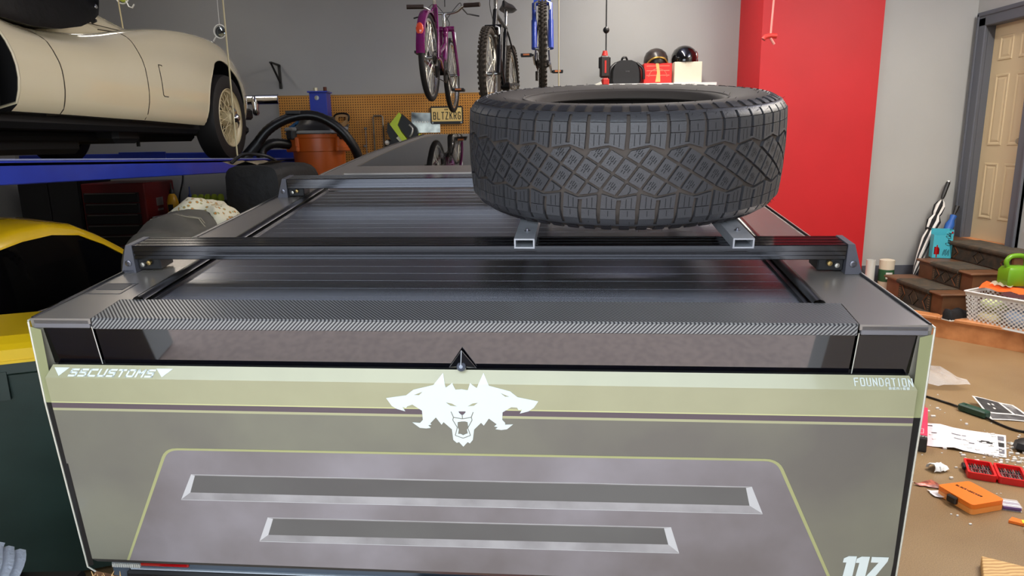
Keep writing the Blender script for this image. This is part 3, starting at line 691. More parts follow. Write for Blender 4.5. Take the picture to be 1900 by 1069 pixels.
# ------------------------------------------------------------------ spare tyre lying on the tubes
def spare_tyre():
    th = math.atan(SL); hw = .1425
    cy = .735; cx = .400; zc = dz(cy)+.1027+.155*1.04+.001
    def zm(z):            # the lower sidewall bulges more than the upper one
        return z if abs(z) < .111 else (.111+(z-.111)*1.05 if z > 0 else -.111+(z+.111)*1.40)
    BF = TF @ Matrix.Translation((cx, cy, zc)) @ Matrix.Rotation(th, 4, 'X')
    BT = BF @ Matrix.Translation((0, 0, -.161)); BF = BF @ Matrix.Scale(1.04, 4)
    t = thing('spare_tyre', 'large all-terrain tyre lying flat on two aluminium tubes over the truck bed', 'tyre', BT)
    R = .4425; N = 30; P = 2*PI*R/N; K = P/285.
    half = [(.436, 0), (.4352, .05), (.432, .10), (.428, .111), (.424, .118), (.415, .128), (.402, .1355), (.385, .1405), (.36, .1425), (.335, .141), (.305, .1345), (.29, .131), (.281, .131), (.272, .126), (.262, .118), (.258, .108)]
    inner = [(.264, .104), (.30, .118), (.34, .126), (.38, .122), (.405, .105), (.416, .07), (.418, 0)]
    prof = half+inner[:-1]+[(r, -z) for r, z in inner[::-1]][:]+[(r, -z) for r, z in half[::-1]][:-1]
    mb = MB().lathe([(r, zm(z)) for r, z in prof], 180, 0, closed=True)
    for sg in (1, -1): mb.lathe([(.2885, zm(sg*.1315)), (.287, zm(sg*.1338)), (.2845, zm(sg*.1318))], 96, 0)
    body = mb.build('carcass', [mat('tyre groove rubber', (80, 72, 66), .7, spec=.3)], t, 50, BF)
    def cr(h): return -.42*h*h
    def pm(s, h, e):          # tread coordinates (crop pixels) -> metres on the crown
        a = s*K/R; r = R+cr(h)+e
        return (r*math.sin(a), -r*math.cos(a), h)
    tread = MB(); sip = MB()
    def block(poly, e0=-.0085, e1=0.002, q=tread, ch=.0):
        """polygon of (s, y) crop pixels, y downwards from 640"""
        poly = [(p[0], (640-p[1])*K) for p in poly]
        k = len(poly); c = (sum(p[0] for p in poly)/k, sum(p[1] for p in poly)/k)
        A = sum(poly[i][0]*poly[(i+1) % k][1]-poly[(i+1) % k][0]*poly[i][1] for i in range(k))
        if A < 0: poly = poly[::-1]
        vs = [pm(p[0], p[1], e1) for p in poly]+[pm(p[0], p[1], e0) for p in poly]
        q.add(vs, [tuple(range(k))]+[((i+1) % k, i, i+k, (i+1) % k+k) for i in range(k)])
    def line(a, b, w=2.4):
        d = Vector((b[0]-a[0], b[1]-a[1])).normalized(); n = Vector((-d.y, d.x))*w
        pl = [(a[0]+n.x, a[1]+n.y), (b[0]+n.x, b[1]+n.y), (b[0]-n.x, b[1]-n.y), (a[0]-n.x, a[1]-n.y)]
        pl = [(p[0], (640-p[1])*K) for p in pl]
        sip.add([pm(p[0], p[1], +.0024) for p in pl], [(3, 2, 1, 0)])
    B0 = (300, 598); A1 = (100, 60); A2 = (-85, 120); C0 = (400, 658)
    top = [((180, 500), (365, 465)), ((365, 465), (465, 507))]
    def rot(p): return (2*C0[0]-p[0], 2*C0[1]-18-p[1])
    blocks = []
    for j in range(-2, 3):
        for i in range(-6, 7):
            q = [(B0[0]+(i+a)*A1[0]+(j+b)*A2[0], B0[1]+(i+a)*A1[1]+(j+b)*A2[1]) for a, b in ((0, 0), (1, 0), (1, 1), (0, 1))]
            cx_ = sum(p[0] for p in q)/4; cy_ = sum(p[1] for p in q)/4
            if not (400 < cx_ < 685.5 and 440 < cy_ < 840): continue
            full = len(q)
            for (a, b) in top:                       # upper zigzag
                for sft in (-285, 0, 285, 570):
                    if a[0]+sft-8 <= cx_ <= b[0]+sft+8:
                        n = (-(b[1]-a[1]), b[0]-a[0]); q = clip(q, (a[0]+sft, a[1]), n) if q else q
            for (a, b) in top:                       # lower zigzag, the upper one turned half round
                a2, b2 = rot(b), rot(a)
                for sft in (-570, -285, 0, 285, 570, 855):
                    if a2[0]+sft-8 <= cx_ <= b2[0]+sft+8:
                        n = ((b2[1]-a2[1]), -(b2[0]-a2[0])); q = clip(q, (a2[0]+sft, a2[1]), n) if q else q
            if len(q) < 3: continue
            qq = inset(q, 10.5)
            if len(qq) < 3: continue
            ar = abs(sum(qq[m][0]*qq[(m+1) % len(qq)][1]-qq[(m+1) % len(qq)][0]*qq[m][1] for m in range(len(qq))))/2
            if ar < 700: continue
            blocks.append((qq, (sum(p[0] for p in qq)/len(qq), sum(p[1] for p in qq)/len(qq)), ar))
    ul = Vector(A1).normalized(); vl = Vector((85, -120)).normalized()
    for k in range(N):
        s0 = k*285
        for q, c, ar in blocks:
            block([(p[0]+s0, p[1]) for p in q])
            c = Vector((c[0]+s0, c[1]))
            if ar > 7000:
                for (u0, v0, u1, v1) in ((-30, -4, -30, 34), (-12, 6, -12, 44), (8, -6, 8, 40), (28, -16, 28, 24), (-22, -44, -22, -14), (2, -46, 2, -12)):
                    a = c+ul*u0*.8+vl*v0*.8; b = c+ul*u1*.8+vl*v1*.8; line(a, b)
                line(c+ul*-10-vl*2, c+ul*8-vl*2)
            else:
                line(c+Vector((2, -30)), c+Vector((2, 2))); line(c+Vector((2, 2)), c+Vector((-14, 24)))
        # shoulder ribs above and below the zigzags
        for side in (0, 1):
            def W(p): return (p[0]+s0, p[1]) if not side else (rot(p)[0]+s0, rot(p)[1])
            for hlf in (0, 1):
                x0 = 215+142.5*hlf; gy = 445 if hlf else 472       # groove at x0, next at x0+142.5
                gy2 = 472 if hlf else 445
                g = 16
                a, b = x0+g, x0+142.5-g
                block([W(p) for p in ((a-2, 302), (b+2, 302), (b, 375), (a, 375))])
                def zz(x):
                    x = (x-180) % 285
                    return 500-35*x/185 if x < 185 else 465+35*(x-185)/100
                m_ = [(a, 380), (b, 380), (b-6, 432 if gy2 < 460 else 455), (b-8, zz(b-8)-9)]
                pk = (365-10, 465-9+2); vl_ = 180+285
                if a < 365 < b: m_.append((365, 465-9))
                m_ += [(a-6, zz(a-6)-9), (a-6, 455 if gy > 460 else 432)]
                block([W(p) for p in m_])
                # rubber bridging below the end of each groove
                xg = x0
                if gy < 460: block([W(p) for p in ((xg-g-9, gy), (xg+g-5, gy), (xg+g-5, zz(xg+g-5)-9), (xg-g-9, zz(xg-g-9)-9))])
                line(W(((a+b)/2, 322)), W(((a+b)/2, 366)), 2)
                for f_ in (.28, .62): line(W((a+(b-a)*f_, 384)), W((a+(b-a)*f_-2, zz(a+(b-a)*f_)-22)), 2.2)
    tread.build('tread_blocks', RUBT, t, 30, BF)
    sip.build('sipes', mat('dark sipe slit', (20, 20, 22), .8), t, None, BF)
    # shoulder band with notches, and sidewall lugs
    sh = MB()
    for side in (1, -1):
        lug = MB()
        for k in range(2*N):
            a0 = (215+142.5*k+13)*K/R; a1 = (215+142.5*(k+1)-13)*K/R
            if side < 0: a0, a1 = (2*C0[0]-(215+142.5*(k+1)-13))*K/R, (2*C0[0]-(215+142.5*k+13))*K/R
            def ring(a, pr): return [(r*math.sin(a), -r*math.cos(a), zm(side*z)) for r, z in pr]
            pr = [(.4365, .111), (.4355, .1135), (.4315, .1195), (.4245, .127), (.416, .1275), (.42, .115)]
            sh.loft([ring(a0+(a1-a0)*q, pr) for q in (0, .5, 1)])
            w = .17 if k % 2 else .12
            pr2 = [(.4165, .1315), (.412, .1345), (.402, .1395), (.392, .1420), (.388, .1395), (.400, .1345)]
            lug.loft([ring(a0+(a1-a0)*q, pr2) for q in (-.02, .34, .70)])
        o = lug.build('sidewall_lugs', mat('sidewall lug rubber', (48, 46, 49), .55), t, 40, BF); o['kind'] = 'stuff'
        sh.lathe([(.4265, zm(side*.1255)), (.4235, zm(side*.1290)), (.4185, zm(side*.1305)), (.4165, zm(side*.1285))], 180)
    sh.build('shoulder_band', RUBT, t, 40, BF)
    rnd = random.Random(3); nub = MB()
    for side in (1, -1):
        for k in range(150):
            a = rnd.random()*2*PI; r, z = rnd.choice([(.425, .127), (.43, .12), (.40, .139), (.289, .132), (.36, .1425)])
            p = Vector((r*math.sin(a), -r*math.cos(a), zm(side*z))); d = Vector((p.x*.5, p.y*.5, side*rnd.uniform(.1, .4))).normalized()*rnd.uniform(.004, .009)
            nub.tube([p, p+d], [.0007, .0003], 3)
    o = nub.build('vent_spew', mat('dark sipe slit', (20, 20, 22)), t, None, BF); o['kind'] = 'stuff'
spare_tyre()
# ------------------------------------------------------------------ four-post lift
BLUE = mat('blue lift enamel', (38, 62, 176), .35, var=(4, (34, 54, 160)), coat=.2)
STEEL = mat('galvanised steel', (170, 172, 172), .35, .8)
lift = thing('car_lift', 'blue parking lift with two runways carrying the cream car', 'car lift', T(-2.95, 4.5, 0))
RZ = 1.58
def runway(x0, x1):
    mb = MB().bx(x0, x1, 1.6, 6.98, RZ-.012, RZ, 1).bx(x0, x0+.02, 1.6, 6.98, RZ-.09, RZ+.012, 0, .004).bx(x1-.02, x1, 1.6, 6.98, RZ-.09, RZ+.012, 0, .004).bx(x0, x1, 6.96, 6.98, RZ-.09, RZ+.10, 0)
    for k in range(9): mb.bx(x0+.021, x1-.021, 1.9+k*.6, 1.94+k*.6, RZ-.08, RZ-.012, 0)
    mb.mapped(lambda p: (p.x, p.y, p.z+(5.6-p.y)*.02))
    r = mb.build('runway', [BLUE, mat('dark tread plate', (36, 38, 44), .5, .5)], lift)
    e = MB().tube([(x1, 1.6, RZ+.013+.08), (x1, 6.98, RZ+.013-.0276)], .004, 6).tube([(x1-.02, 6.985, RZ+.073), (x0, 6.985, RZ+.073)], .004, 5); e.build('runway_edge_line', mat('pale blue edge line', (150, 160, 200), .4), r)  # thin pale line along the runway's top edge
runway(-2.52, -2.06); runway(-3.86, -3.40)
for y in (7.08,):
    MB().bx(-4.9, -1.80, y-.06, y+.06, RZ-.13, RZ+.06, bev=.008).build('crossbeam', BLUE, lift)
for (x, y) in ((-1.86, 7.12), (-4.98, 7.12), (-1.75, 1.42), (-4.98, 1.42)):
    if y < 2 or x < -4: continue          # only the far right post is in view
    p = MB().bx(x-.085, x+.085, y-.085, y+.085, .02, 2.21, bev=.004).bx(x-.16, x+.16, y-.16, y+.16, 0, .02); p = p.build('post', BLUE, lift)
    MB().bx(x-.10, x+.10, y-.10, y+.10, 2.20, 2.215, bev=.003).build('cap_plate', BLUE, p)
    c = MB().cyl((x-.03, y-.03, 2.21), (x-.03, y-.03, 2.25), .022, 12); lab(c.build('lock_nut', mat('pale zinc nut', (214, 208, 180), .3, .7), p, 40), 'pale zinc nut on the post top')
    c = MB().cyl((x+.05, y+.02, 2.21), (x+.05, y+.02, 2.26), .018, 6); c.build('rod_end', mat('rusty rod', (92, 46, 28), .6, .4), p, 40)
    MB().lathe([(.022, 0), (.022, .006), (0, .008)], 14, M=Matrix.Translation((x-.01, y-.086, 2.15)) @ Matrix.Rotation(PI/2, 4, 'X')).build('bolt_head', STEEL, p, 40)
# ------------------------------------------------------------------ cream roadster on the lift (car frame = world)
CREAM = mat('cream car paint', (246, 235, 200), .12, spec=.6, var=(1.2, (243, 231, 194)), coat=1.0)
CDARK = mat('dark wheel well', (10, 10, 10), .8)
car = thing('vintage_roadster', 'cream vintage roadster with a black soft top and wire wheels up on the blue lift', 'car', T(-2.95, 4.3, RZ))
CXX = -2.95
def csec(y, w, zb, zs, zf, zv, zc, tuck=.06):
    """closed section: w half width, zb sill, zs widest, zf wing top, zv valley, zc centre line"""
    zb += .028
    h = [(w-tuck-.12, zb), (w-tuck, zb+.004), (w-.022, zb+.07), (w-.002, zb+.17), (w-.004, (zb+zf)/2+.05), (w-.03, (zs+zf)/2+.06), (w-.075, zf-.035), (w-.13, zf-.004), (w-.19, zf), (w-.27, zf-.015), (w-.36, zv), (w*.30, zc-.01), (0, zc)]
    h = [(q.x, q.z) for q in spline([(x, 0, z) for x, z in h], 2)]
    r = [(CXX+x, y, z) for x, z in h]+[(CXX-x, y, z) for x, z in h[::-1][1:]]
    return r
st = [ # y, w, zb, zs, zf, zv, zc
 (1.75, .52, 1.95, 2.02, 2.12, 2.10, 2.12), (1.95, .66, 1.88, 2.02, 2.27, 2.24, 2.30), (2.3, .73, 1.84, 2.02, 2.42, 2.33, 2.38), (2.75, .755, 1.83, 2.02, 2.42, 2.34, 2.36), (3.1, .75, 1.83, 2.02, 2.345, 2.31, 2.33), (3.35, .745, 1.83, 2.02, 2.29, 2.29, 2.31),
 (3.6, .745, 1.83, 2.02, 2.275, 2.28, 2.30), (3.9, .75, 1.828, 2.02, 2.30, 2.40, 2.50), (4.15, .75, 1.826, 2.02, 2.335, 2.53, 2.62), (4.4, .752, 1.825, 2.02, 2.385, 2.53, 2.61), (4.8, .755, 1.82, 2.02, 2.46, 2.48, 2.55), (5.2, .755, 1.815, 2.02, 2.505, 2.43, 2.50), (5.6, .75, 1.815, 2.0, 2.515, 2.40, 2.45), (5.9, .735, 1.82, 2.0, 2.49, 2.37, 2.44),
 (6.15, .70, 1.83, 2.0, 2.43, 2.32, 2.42), (6.35, .64, 1.86, 2.0, 2.33, 2.25, 2.38), (6.52, .56, 1.90, 2.02, 2.20, 2.18, 2.32), (6.62, .46, 1.96, 2.05, 2.12, 2.12, 2.25)]
fine = []
for a, b, c, d in zip([st[0]]+st[:-2], st[:-1], st[1:], st[2:]+[st[-1]]):
    for k in range(4):
        t = k/4; fine.append([.5*((2*q)+(r-p)*t+(2*p-5*q+4*r-s)*t*t+(3*q-p-3*r+s)*t**3) for p, q, r, s in zip(a, b, c, d)])
fine.append(list(st[-1]))
mb = MB().loft([csec(*q) for q in fine])
def cut(mb, name, mats, parent, cutters, smooth):
    """body shell with the wheel openings cut out"""
    o = mb.build(name, mats, None, None)
    bm = bmesh.new(); bm.from_mesh(o.data); bmesh.ops.recalc_face_normals(bm, faces=bm.faces[:]); bm.to_mesh(o.data); bm.free()
    cs = []
    for cm in cutters:
        c = cm.build('cutter', mats[1], None); bm = bmesh.new(); bm.from_mesh(c.data); bmesh.ops.recalc_face_normals(bm, faces=bm.faces[:]); bm.to_mesh(c.data); bm.free()
        c.data.materials.clear(); c.data.materials.append(mats[0]); c.data.materials.append(mats[1]); c.data.polygons.foreach_set('material_index', [1]*len(c.data.polygons))
        md = o.modifiers.new('b', 'BOOLEAN'); md.operation = 'DIFFERENCE'; md.object = c; md.solver = 'EXACT'; cs.append(c)
    dg = bpy.context.evaluated_depsgraph_get(); me = bpy.data.meshes.new_from_object(o.evaluated_get(dg)); me.name = name
    o.modifiers.clear(); o.data = me
    for c in cs: bpy.data.objects.remove(c)
    me.transform(WM[parent.name].inverted()); o.parent = parent; WM[o.name] = WM[parent.name]
    me.polygons.foreach_set('use_smooth', [True]*len(me.polygons)); me.set_sharp_from_angle(angle=math.radians(smooth))
    return o
FW, RW = (5.68, 1.915), (2.80, 1.965)
cutters = []
for (y, z), r in ((FW, .425), (RW, .46)):
    for sg in (-1, 1):
        c = MB(); pr = [(0, -.5), (r, -.5), (r, 0), (r*.96, .03), (0, .03)]
        n = 40; ring0 = []; 
        for (xo) in (.50, .95):
            ring0.append([(CXX+sg*xo, y+math.cos(2*PI*k/n)*r*(1.0 if z > 0 else 1), z+math.sin(2*PI*k/n)*r*(1.04)) for k in range(n)])
        c.loft(ring0); cutters.append(c)
body = cut(mb, 'body', [CREAM, CDARK], car, cutters, 40)
# shut lines, wing vent, lips
SEAM = mat('dark shut line', (60, 50, 34), .7)
def onside(y, z, e=.002):
    q = None
    for a, b in zip(fine[:-1], fine[1:]):
        if a[0] <= y <= b[0]:
            t = (y-a[0])/(b[0]-a[0]); q = [u+(v-u)*t for u, v in zip(a, b)]; break
    sec = csec(*q)[:18]
    for p, r in zip(sec[:-1], sec[1:]):
        if p[2] <= z <= r[2]:
            t = (z-p[2])/(r[2]-p[2]+1e-9); return Vector((p[0]+(r[0]-p[0])*t+e, y, z))
    return Vector((sec[-1][0], y, z))
mb = MB()
for pts in ([(3.46, 2.285), (3.53, 2.2), (3.565, 2.1), (3.59, 1.95), (3.60, 1.84)], [(4.33, 2.385), (4.37, 2.32), (4.385, 2.2), (4.40, 2.0), (4.41, 1.83)], [(4.605, 2.20), (4.60, 2.205), (4.565, 2.205), (4.56, 2.19), (4.575, 2.02), (4.59, 2.012), (4.64, 2.012)]):
    pp = []
    for (y0, z0), (y1, z1) in zip(pts[:-1], pts[1:]):
        for k in range(5): pp.append(onside(y0+(y1-y0)*k/5, z0+(z1-z0)*k/5, .0005))
    pp.append(onside(*pts[-1], .0005)); MB().tube(pp, .0032, 5).build('shut_line', SEAM, car)
for (y, z), r in ((FW, .425), (RW, .46)):
    pts = []
    for k in range(33):
        a = -.25+(PI+.5)*k/32; yy = y+math.cos(a)*r; zz = z+math.sin(a)*r*1.04
        pts.append(onside(yy, max(zz, 1.84), -.004))
    MB().tube(pts, .007, 6).build('wheel_arch_lip', CREAM, car, 60)
# bonnet seam from the scuttle to the wing
MB().tube([(CXX+.42, 4.15, 2.485), (CXX+.46, 4.35, 2.425), (CXX+.50, 4.55, 2.42), (CXX+.50, 5.2, 2.44)], .003, 5).build('bonnet_seam', SEAM, car)
# black side curtain and soft top
SOFT = mat('black vinyl soft top', (4, 4, 5), .4, spec=.2, bump=(25, .15))
rings = []
for (y, zb, x, zt, xt) in ((2.1, 2.42, .50, 2.62, .42), (2.6, 2.39, .58, 2.86, .46), (3.0, 2.33, .60, 2.98, .48), (3.3, 2.285, .65, 3.03, .49), (3.54, 2.278, .655, 3.03, .49), (3.76, 2.298, .655, 3.0, .48), (3.95, 2.34, .65, 2.96, .48), (4.08, 2.39, .645, 2.90, .47), (4.16, 2.435, .635, 2.82, .46), (4.205, 2.49, .62, 2.72, .46)):
    rings.append([(CXX+x, y, zb), (CXX+x+.005, y, zb+.04), (CXX+(x*.6+xt*.4), y, (zb*.55+zt*.45)), (CXX+xt, y, zt-.05), (CXX+xt-.08, y, zt), (CXX, y, zt+.03), (CXX-xt+.08, y, zt), (CXX-xt, y, zt-.05), (CXX-(x*.6+xt*.4), y, (zb*.55+zt*.45)), (CXX-x, y, zb)])
top_ = MB().loft(rings).build('soft_top', SOFT, car, 50)
MB().lathe([(0, .004), (.012, .003), (.014, 0)], 12, M=Matrix.Translation((CXX+.638, 4.14, 2.475)) @ Matrix.Rotation(PI/2, 4, 'Y')).build('snap_fastener', CHROME, top_, 40)
MB().bx(CXX+.605, CXX+.632, 3.78, 3.96, 2.53, 2.66, bev=.004).build('side_window', mat('clear vinyl window', (150, 160, 170), .1, spec=1), top_)
MB().tube([(CXX+.55, 4.12, 2.47), (CXX+.47, 3.98, 2.86)], .014, 8).build('windscreen_pillar', CHROME, car, 40)
MB().lathe([(0, .006), (.008, .005), (.010, 0), (.018, -.02)], 10, M=Matrix.Translation((CXX+.63, 4.13, 2.40)) @ Matrix.Rotation(PI/2, 4, 'Y')).build('hood_clip', BLK, car, 40)
# chrome bumper and overrider at the nose
mb = MB(); prof = [(math.cos(a)*.045, math.sin(a)*.045) for a in [PI*.5+PI*k/8*1.0 for k in range(9)]]
mb.loft([[(x, 6.62+p[0]-.08*max(0, abs(x-CXX)-.55), 2.115+p[1]) for p in prof]+[(x, 6.62+p[0]*.8-.08*max(0, abs(x-CXX)-.55)+.003, 2.115+p[1]*.9) for p in prof[::-1]] for x in [CXX+q for q in (-.84, -.6, -.3, 0, .3, .6, .84)]])
bpr = mb.build('bumper', CHROME, car, 40)
for x in (CXX-.62, CXX+.62):
    MB().loft([[(x+.035*math.cos(a)*s_, 6.60+.045*math.sin(a)*s_, z) for a in [2*PI*k/10 for k in range(10)]] for z, s_ in ((1.97, .5), (1.99, .9), (2.03, .75), (2.08, 1.0), (2.13, .9), (2.15, .5))]).build('overrider', CHROME, bpr, 50)
MB().bx(CXX-.60, CXX+.60, 6.3, 6.58, 1.93, 2.03, bev=.02).build('bumper_bracket', BLK, car)
# chassis under the body
mb = MB().bx(CXX-.62, CXX+.62, 2.0, 6.4, 1.79, 1.88, bev=.03).bx(CXX-.35, CXX+.35, 3.45, 4.3, 1.66, 1.82, bev=.03).bx(CXX-.3, CXX+.3, 4.9, 6.0, 1.74, 1.82, bev=.03).bx(CXX+.1, CXX+.5, 4.42, 4.72, 1.72, 1.82, bev=.03).cyl((CXX-.6, RW[0], 1.9), (CXX+.6, RW[0], 1.9), .05, 10).cyl((CXX-.6, FW[0], 1.88), (CXX+.6, FW[0], 1.88), .04, 10).cyl((CXX+.35, 2.2, 1.76), (CXX+.35, 4.6, 1.76), .03, 8).cyl((CXX+.3, 5.05, 1.78), (CXX+.3, 5.05, 1.70), .012, 6)
mb.build('chassis', mat('dark underside', (12, 12, 13), .7), car)
# wire wheels
CWIRE = mat('cream wheel enamel', (226, 210, 168), .35)
def wire_wheel(y, z, sg):
    X = Matrix.Translation((CXX+sg*.655, y, z)) @ Matrix.Rotation(sg*PI/2, 4, 'Y')
    R = .334
    w = MB(X).lathe([(.218, -.055), (.235, -.085), (.285, -.093), (.325, -.08), (R, -.055), (R, .055), (.325, .08), (.285, .093), (.235, .085), (.218, .055)], 48).build('wheel', mat('old tyre rubber', (34, 31, 29), .6), car, 40)
    MB(X).lathe([(.224, .088), (.229, .083), (.222, .07), (.205, .06), (.195, .03), (.195, -.05), (.21, -.06), (.222, -.08)], 48).build('wheel_rim', CWIRE, w, 40)
    sp = MB(X)
    for k in range(60):
        a = 2*PI*k/60; layer = k % 3; off = (.38 if k % 2 else -.38)
        r0, z0, z1 = ((.055, .085, .045), (.055, .03, .02), (.07, -.03, -.03))[layer]
        b = a+off*(1 if layer else 1.3)
        sp.tube([(r0*math.cos(b), r0*math.sin(b), z0), (.20*math.cos(a), .20*math.sin(a), z1)], .0028, 5)
    sp.build('spokes', CWIRE, w)
    MB(X).lathe([(.05, -.05), (.06, 0), (.058, .03), (.05, .09), (.036, .10)], 20).build('hub', CWIRE, w, 40)
    k = MB(X).lathe([(.036, .10), (.040, .115), (.034, .135), (.02, .15), (0, .152)], 18)
    for a in (.4, .4+PI):
        c, s_ = math.cos(a), math.sin(a)
        k.loft([[(c*r-s_*u, s_*r+c*u, zz+v) for u, v in ((-h, -.007), (h, -.007), (h, .007), (-h, .007))] for r, h, zz in ((.02, .022, .125), (.05, .018, .13), (.085, .010, .115), (.10, .004, .095))])
    k.build('knock_off_cap', CHROME, w, 50)
for (y, z) in (FW, RW):
    for sg in (1, -1): wire_wheel(y, z, sg)
# ------------------------------------------------------------------ yellow coupe parked under the lift
YEL = mat('yellow car paint', (232, 190, 24), .2, coat=.8)
coupe = thing('yellow_coupe', 'low yellow coupe with black glass parked under the lift', 'car', T(-2.95, 3.0, 0))
CGL = mat('dark car glass', (5, 5, 7), .05, spec=.35)
yc = -2.98
# roof skin with yellow side rails
arc = [(2.0, 1.10), (2.3, 1.20), (2.55, 1.275), (2.8, 1.325), (3.0, 1.348), (3.2, 1.352), (3.4, 1.325), (3.6, 1.25), (3.78, 1.165), (3.95, 1.07), (4.1, .97)]
rings = []
for y, z in arc:
    tl = .85-.10*max(0, (2.8-y))-.02
    rings.append([(yc+tl+.012, y, z-.058), (yc+tl, y, z-.02), (yc+tl-.03, y, z), (yc+tl-.25, y, z+.035), (yc, y, z+.06), (yc-tl+.25, y, z+.035), (yc-tl+.03, y, z), (yc-tl, y, z-.02), (yc-tl-.012, y, z-.058), (yc-tl+.02, y, z-.06), (yc, y, z-.0), (yc+tl-.02, y, z-.06)])
mb = MB().loft(rings); mb.build('roof', YEL, coupe, 50)
rings = []
for y, z in arc:
    tl = .85-.10*max(0, (2.8-y))-.02
    rings.append([(yc+tl+.004, y, z-.055), (yc+tl+.015, y, max(.90, z-.25)), (yc+tl+.02, y, .86), (yc-tl-.02, y, .86), (yc-tl-.015, y, max(.90, z-.25)), (yc-tl-.004, y, z-.055)])
MB().loft(rings).build('side_glass', CGL, coupe, 40)
st2 = [(.75, .6, .45, .75), (1.0, .78, .25, .85), (1.6, .84, .20, .90), (2.4, .855, .20, .90), (3.2, .855, .20, .89), (4.0, .85, .20, .88), (4.6, .84, .2, .82), (5.1, .80, .22, .70), (5.4, .6, .3, .55)]
rings = [[(yc+w-.06, y, zb), (yc+w, y, zb+.2), (yc+w, y, zt-.12), (yc+w-.09, y, zt), (yc+w*.5, y, zt+.02), (yc-w*.5, y, zt+.02), (yc-w+.09, y, zt), (yc-w, y, zt-.12), (yc-w, y, zb+.2), (yc-w+.06, y, zb)] for y, w, zb, zt in st2]
cc = []
for y in (1.55, 4.25):
    for sg in (-1, 1):
        c = MB(); c.loft([[(yc+sg*xo, y+math.cos(2*PI*k/32)*.37, .34+math.sin(2*PI*k/32)*.37) for k in range(32)] for xo in (.55, 1.1)]); cc.append(c)
cut(MB().loft(rings), 'body', [YEL, CDARK], coupe, cc, 35)
for y in (1.55, 4.25):
    for sg in (-1, 1):
        MB(Matrix.Translation((yc+sg*.72, y, .335)) @ Matrix.Rotation(sg*PI/2, 4, 'Y')).lathe([(0, .08), (.2, .09), (.23, .10), (.30, .10), (.334, .07), (.334, -.08), (.23, -.1), (0, -.1)], 32).build('wheel', RUBT, coupe, 40)
MB().tube([(yc+.862, 2.45, .985), (yc+.862, 3.3, .965)], .006, 6).build('window_reflection', CHROME, coupe, 40)  # strip added as the reflection of a tube light on the glass
MB().tube([(yc+.855, 2.2, 1.0), (yc+.85, 2.35, 1.08)], .006, 6).build('door_mirror_stay', BLK, coupe, 40)
# ------------------------------------------------------------------ wheelie bin
GRN = mat('dark green bin plastic', (30, 48, 42), .42, var=(5, (38, 58, 52)), bump=(40, .05))
YBIN = mat('yellow bin lid plastic', (238, 196, 10), .4, bump=(30, .04))
bn = thing('wheelie_bin', 'dark green wheelie bin with a yellow lid beside the truck', 'bin', T(-1.47, 2.1, 0))
bX0, bX1 = -1.80, -1.215
mb = MB().loft([[(bX0+.05, 1.90, .03), (bX1-.05, 1.90, .03), (bX1-.05, 2.35, .03), (bX0+.05, 2.35, .03)], [(bX0+.03, 1.86, .55), (bX1-.03, 1.86, .55), (bX1-.03, 2.42, .55), (bX0+.03, 2.42, .55)], [(bX0, 1.82, 1.0), (bX1, 1.82, 1.0), (bX1, 2.46, 1.0), (bX0, 2.46, 1.0)], [(bX0-.015, 1.805, 1.01), (bX1+.015, 1.805, 1.01), (bX1+.015, 2.47, 1.01), (bX0-.015, 2.47, 1.01)], [(bX0-.015, 1.805, 1.055), (bX1+.015, 1.805, 1.055), (bX1+.015, 2.47, 1.055), (bX0-.015, 2.47, 1.055)]])
mb.bx(-1.40, -1.36, 1.80, 1.83, .90, 1.02).bx(-1.66, -1.62, 1.80, 1.83, .90, 1.02)
bb = mb.build('bin_body', GRN, bn)
MB().loft([[(-1.36, 1.815, 1.0), (-1.27, 1.815, 1.0), (-1.29, 1.835, .86), (-1.32, 1.835, .84)], [(-1.36, 1.80, 1.0), (-1.27, 1.80, 1.0), (-1.29, 1.825, .86), (-1.32, 1.825, .84)]]).build('rib', GRN, bb)
mb = MB().loft([[(bX0-.03, 1.78, 1.058), (bX1+.03, 1.78, 1.058), (bX1+.03, 2.50, 1.058), (bX0-.03, 2.50, 1.058)], [(bX0-.03, 1.78, 1.115), (bX1+.03, 1.78, 1.115), (bX1+.03, 2.50, 1.115), (bX0-.03, 2.50, 1.115)], [(bX0, 1.81, 1.135), (bX1, 1.81, 1.135), (bX1, 2.48, 1.135), (bX0, 2.48, 1.135)], [(bX0+.05, 1.87, 1.16), (bX1-.05, 1.87, 1.16), (bX1-.05, 2.46, 1.165), (bX0+.05, 2.46, 1.165)]])
mb.bx(-1.505, -1.495, 1.77, 1.79, 1.06, 1.11); ld_ = mb.build('bin_lid', YBIN, bn)
MB().bx(bX0-.02, bX1+.02, 1.773, 1.781, 1.058, 1.07).build('lid_lip', YBIN, ld_)
MB().cyl((bX0+.1, 2.50, 1.0), (bX1-.1, 2.50, 1.0), .016, 10).build('handle', GRN, bn, 40)
for sg in (bX0+.02, bX1-.02): MB(Matrix.Translation((sg, 2.42, .1)) @ Matrix.Rotation(PI/2, 4, 'Y')).lathe([(0, .025), (.08, .025), (.1, .015), (.1, -.015), (.08, -.025), (0, -.025)], 20).build('wheel', BLK, bn, 40)
MB().bx(-1.232, -1.215, 1.82, 1.835, .80, .84).build('label_scrap', mat('torn white sticker', (200, 205, 205), .6), bb)
MB().cyl((-1.20, 1.84, .555), (-1.10, 1.80, .60), .014, 10).build('axle_stub', STEEL, bn, 40)
PV = Matrix.Translation((-1.745, 2.62, 0))
bn.matrix_world = PV @ Matrix.Rotation(.36, 4, 'Z') @ Matrix.Diagonal((1.42, .64, .885, 1)) @ Matrix.Translation((1.507, -2.14, 0)) @ bn.matrix_world
WM[bn.name] = bn.matrix_world.copy()
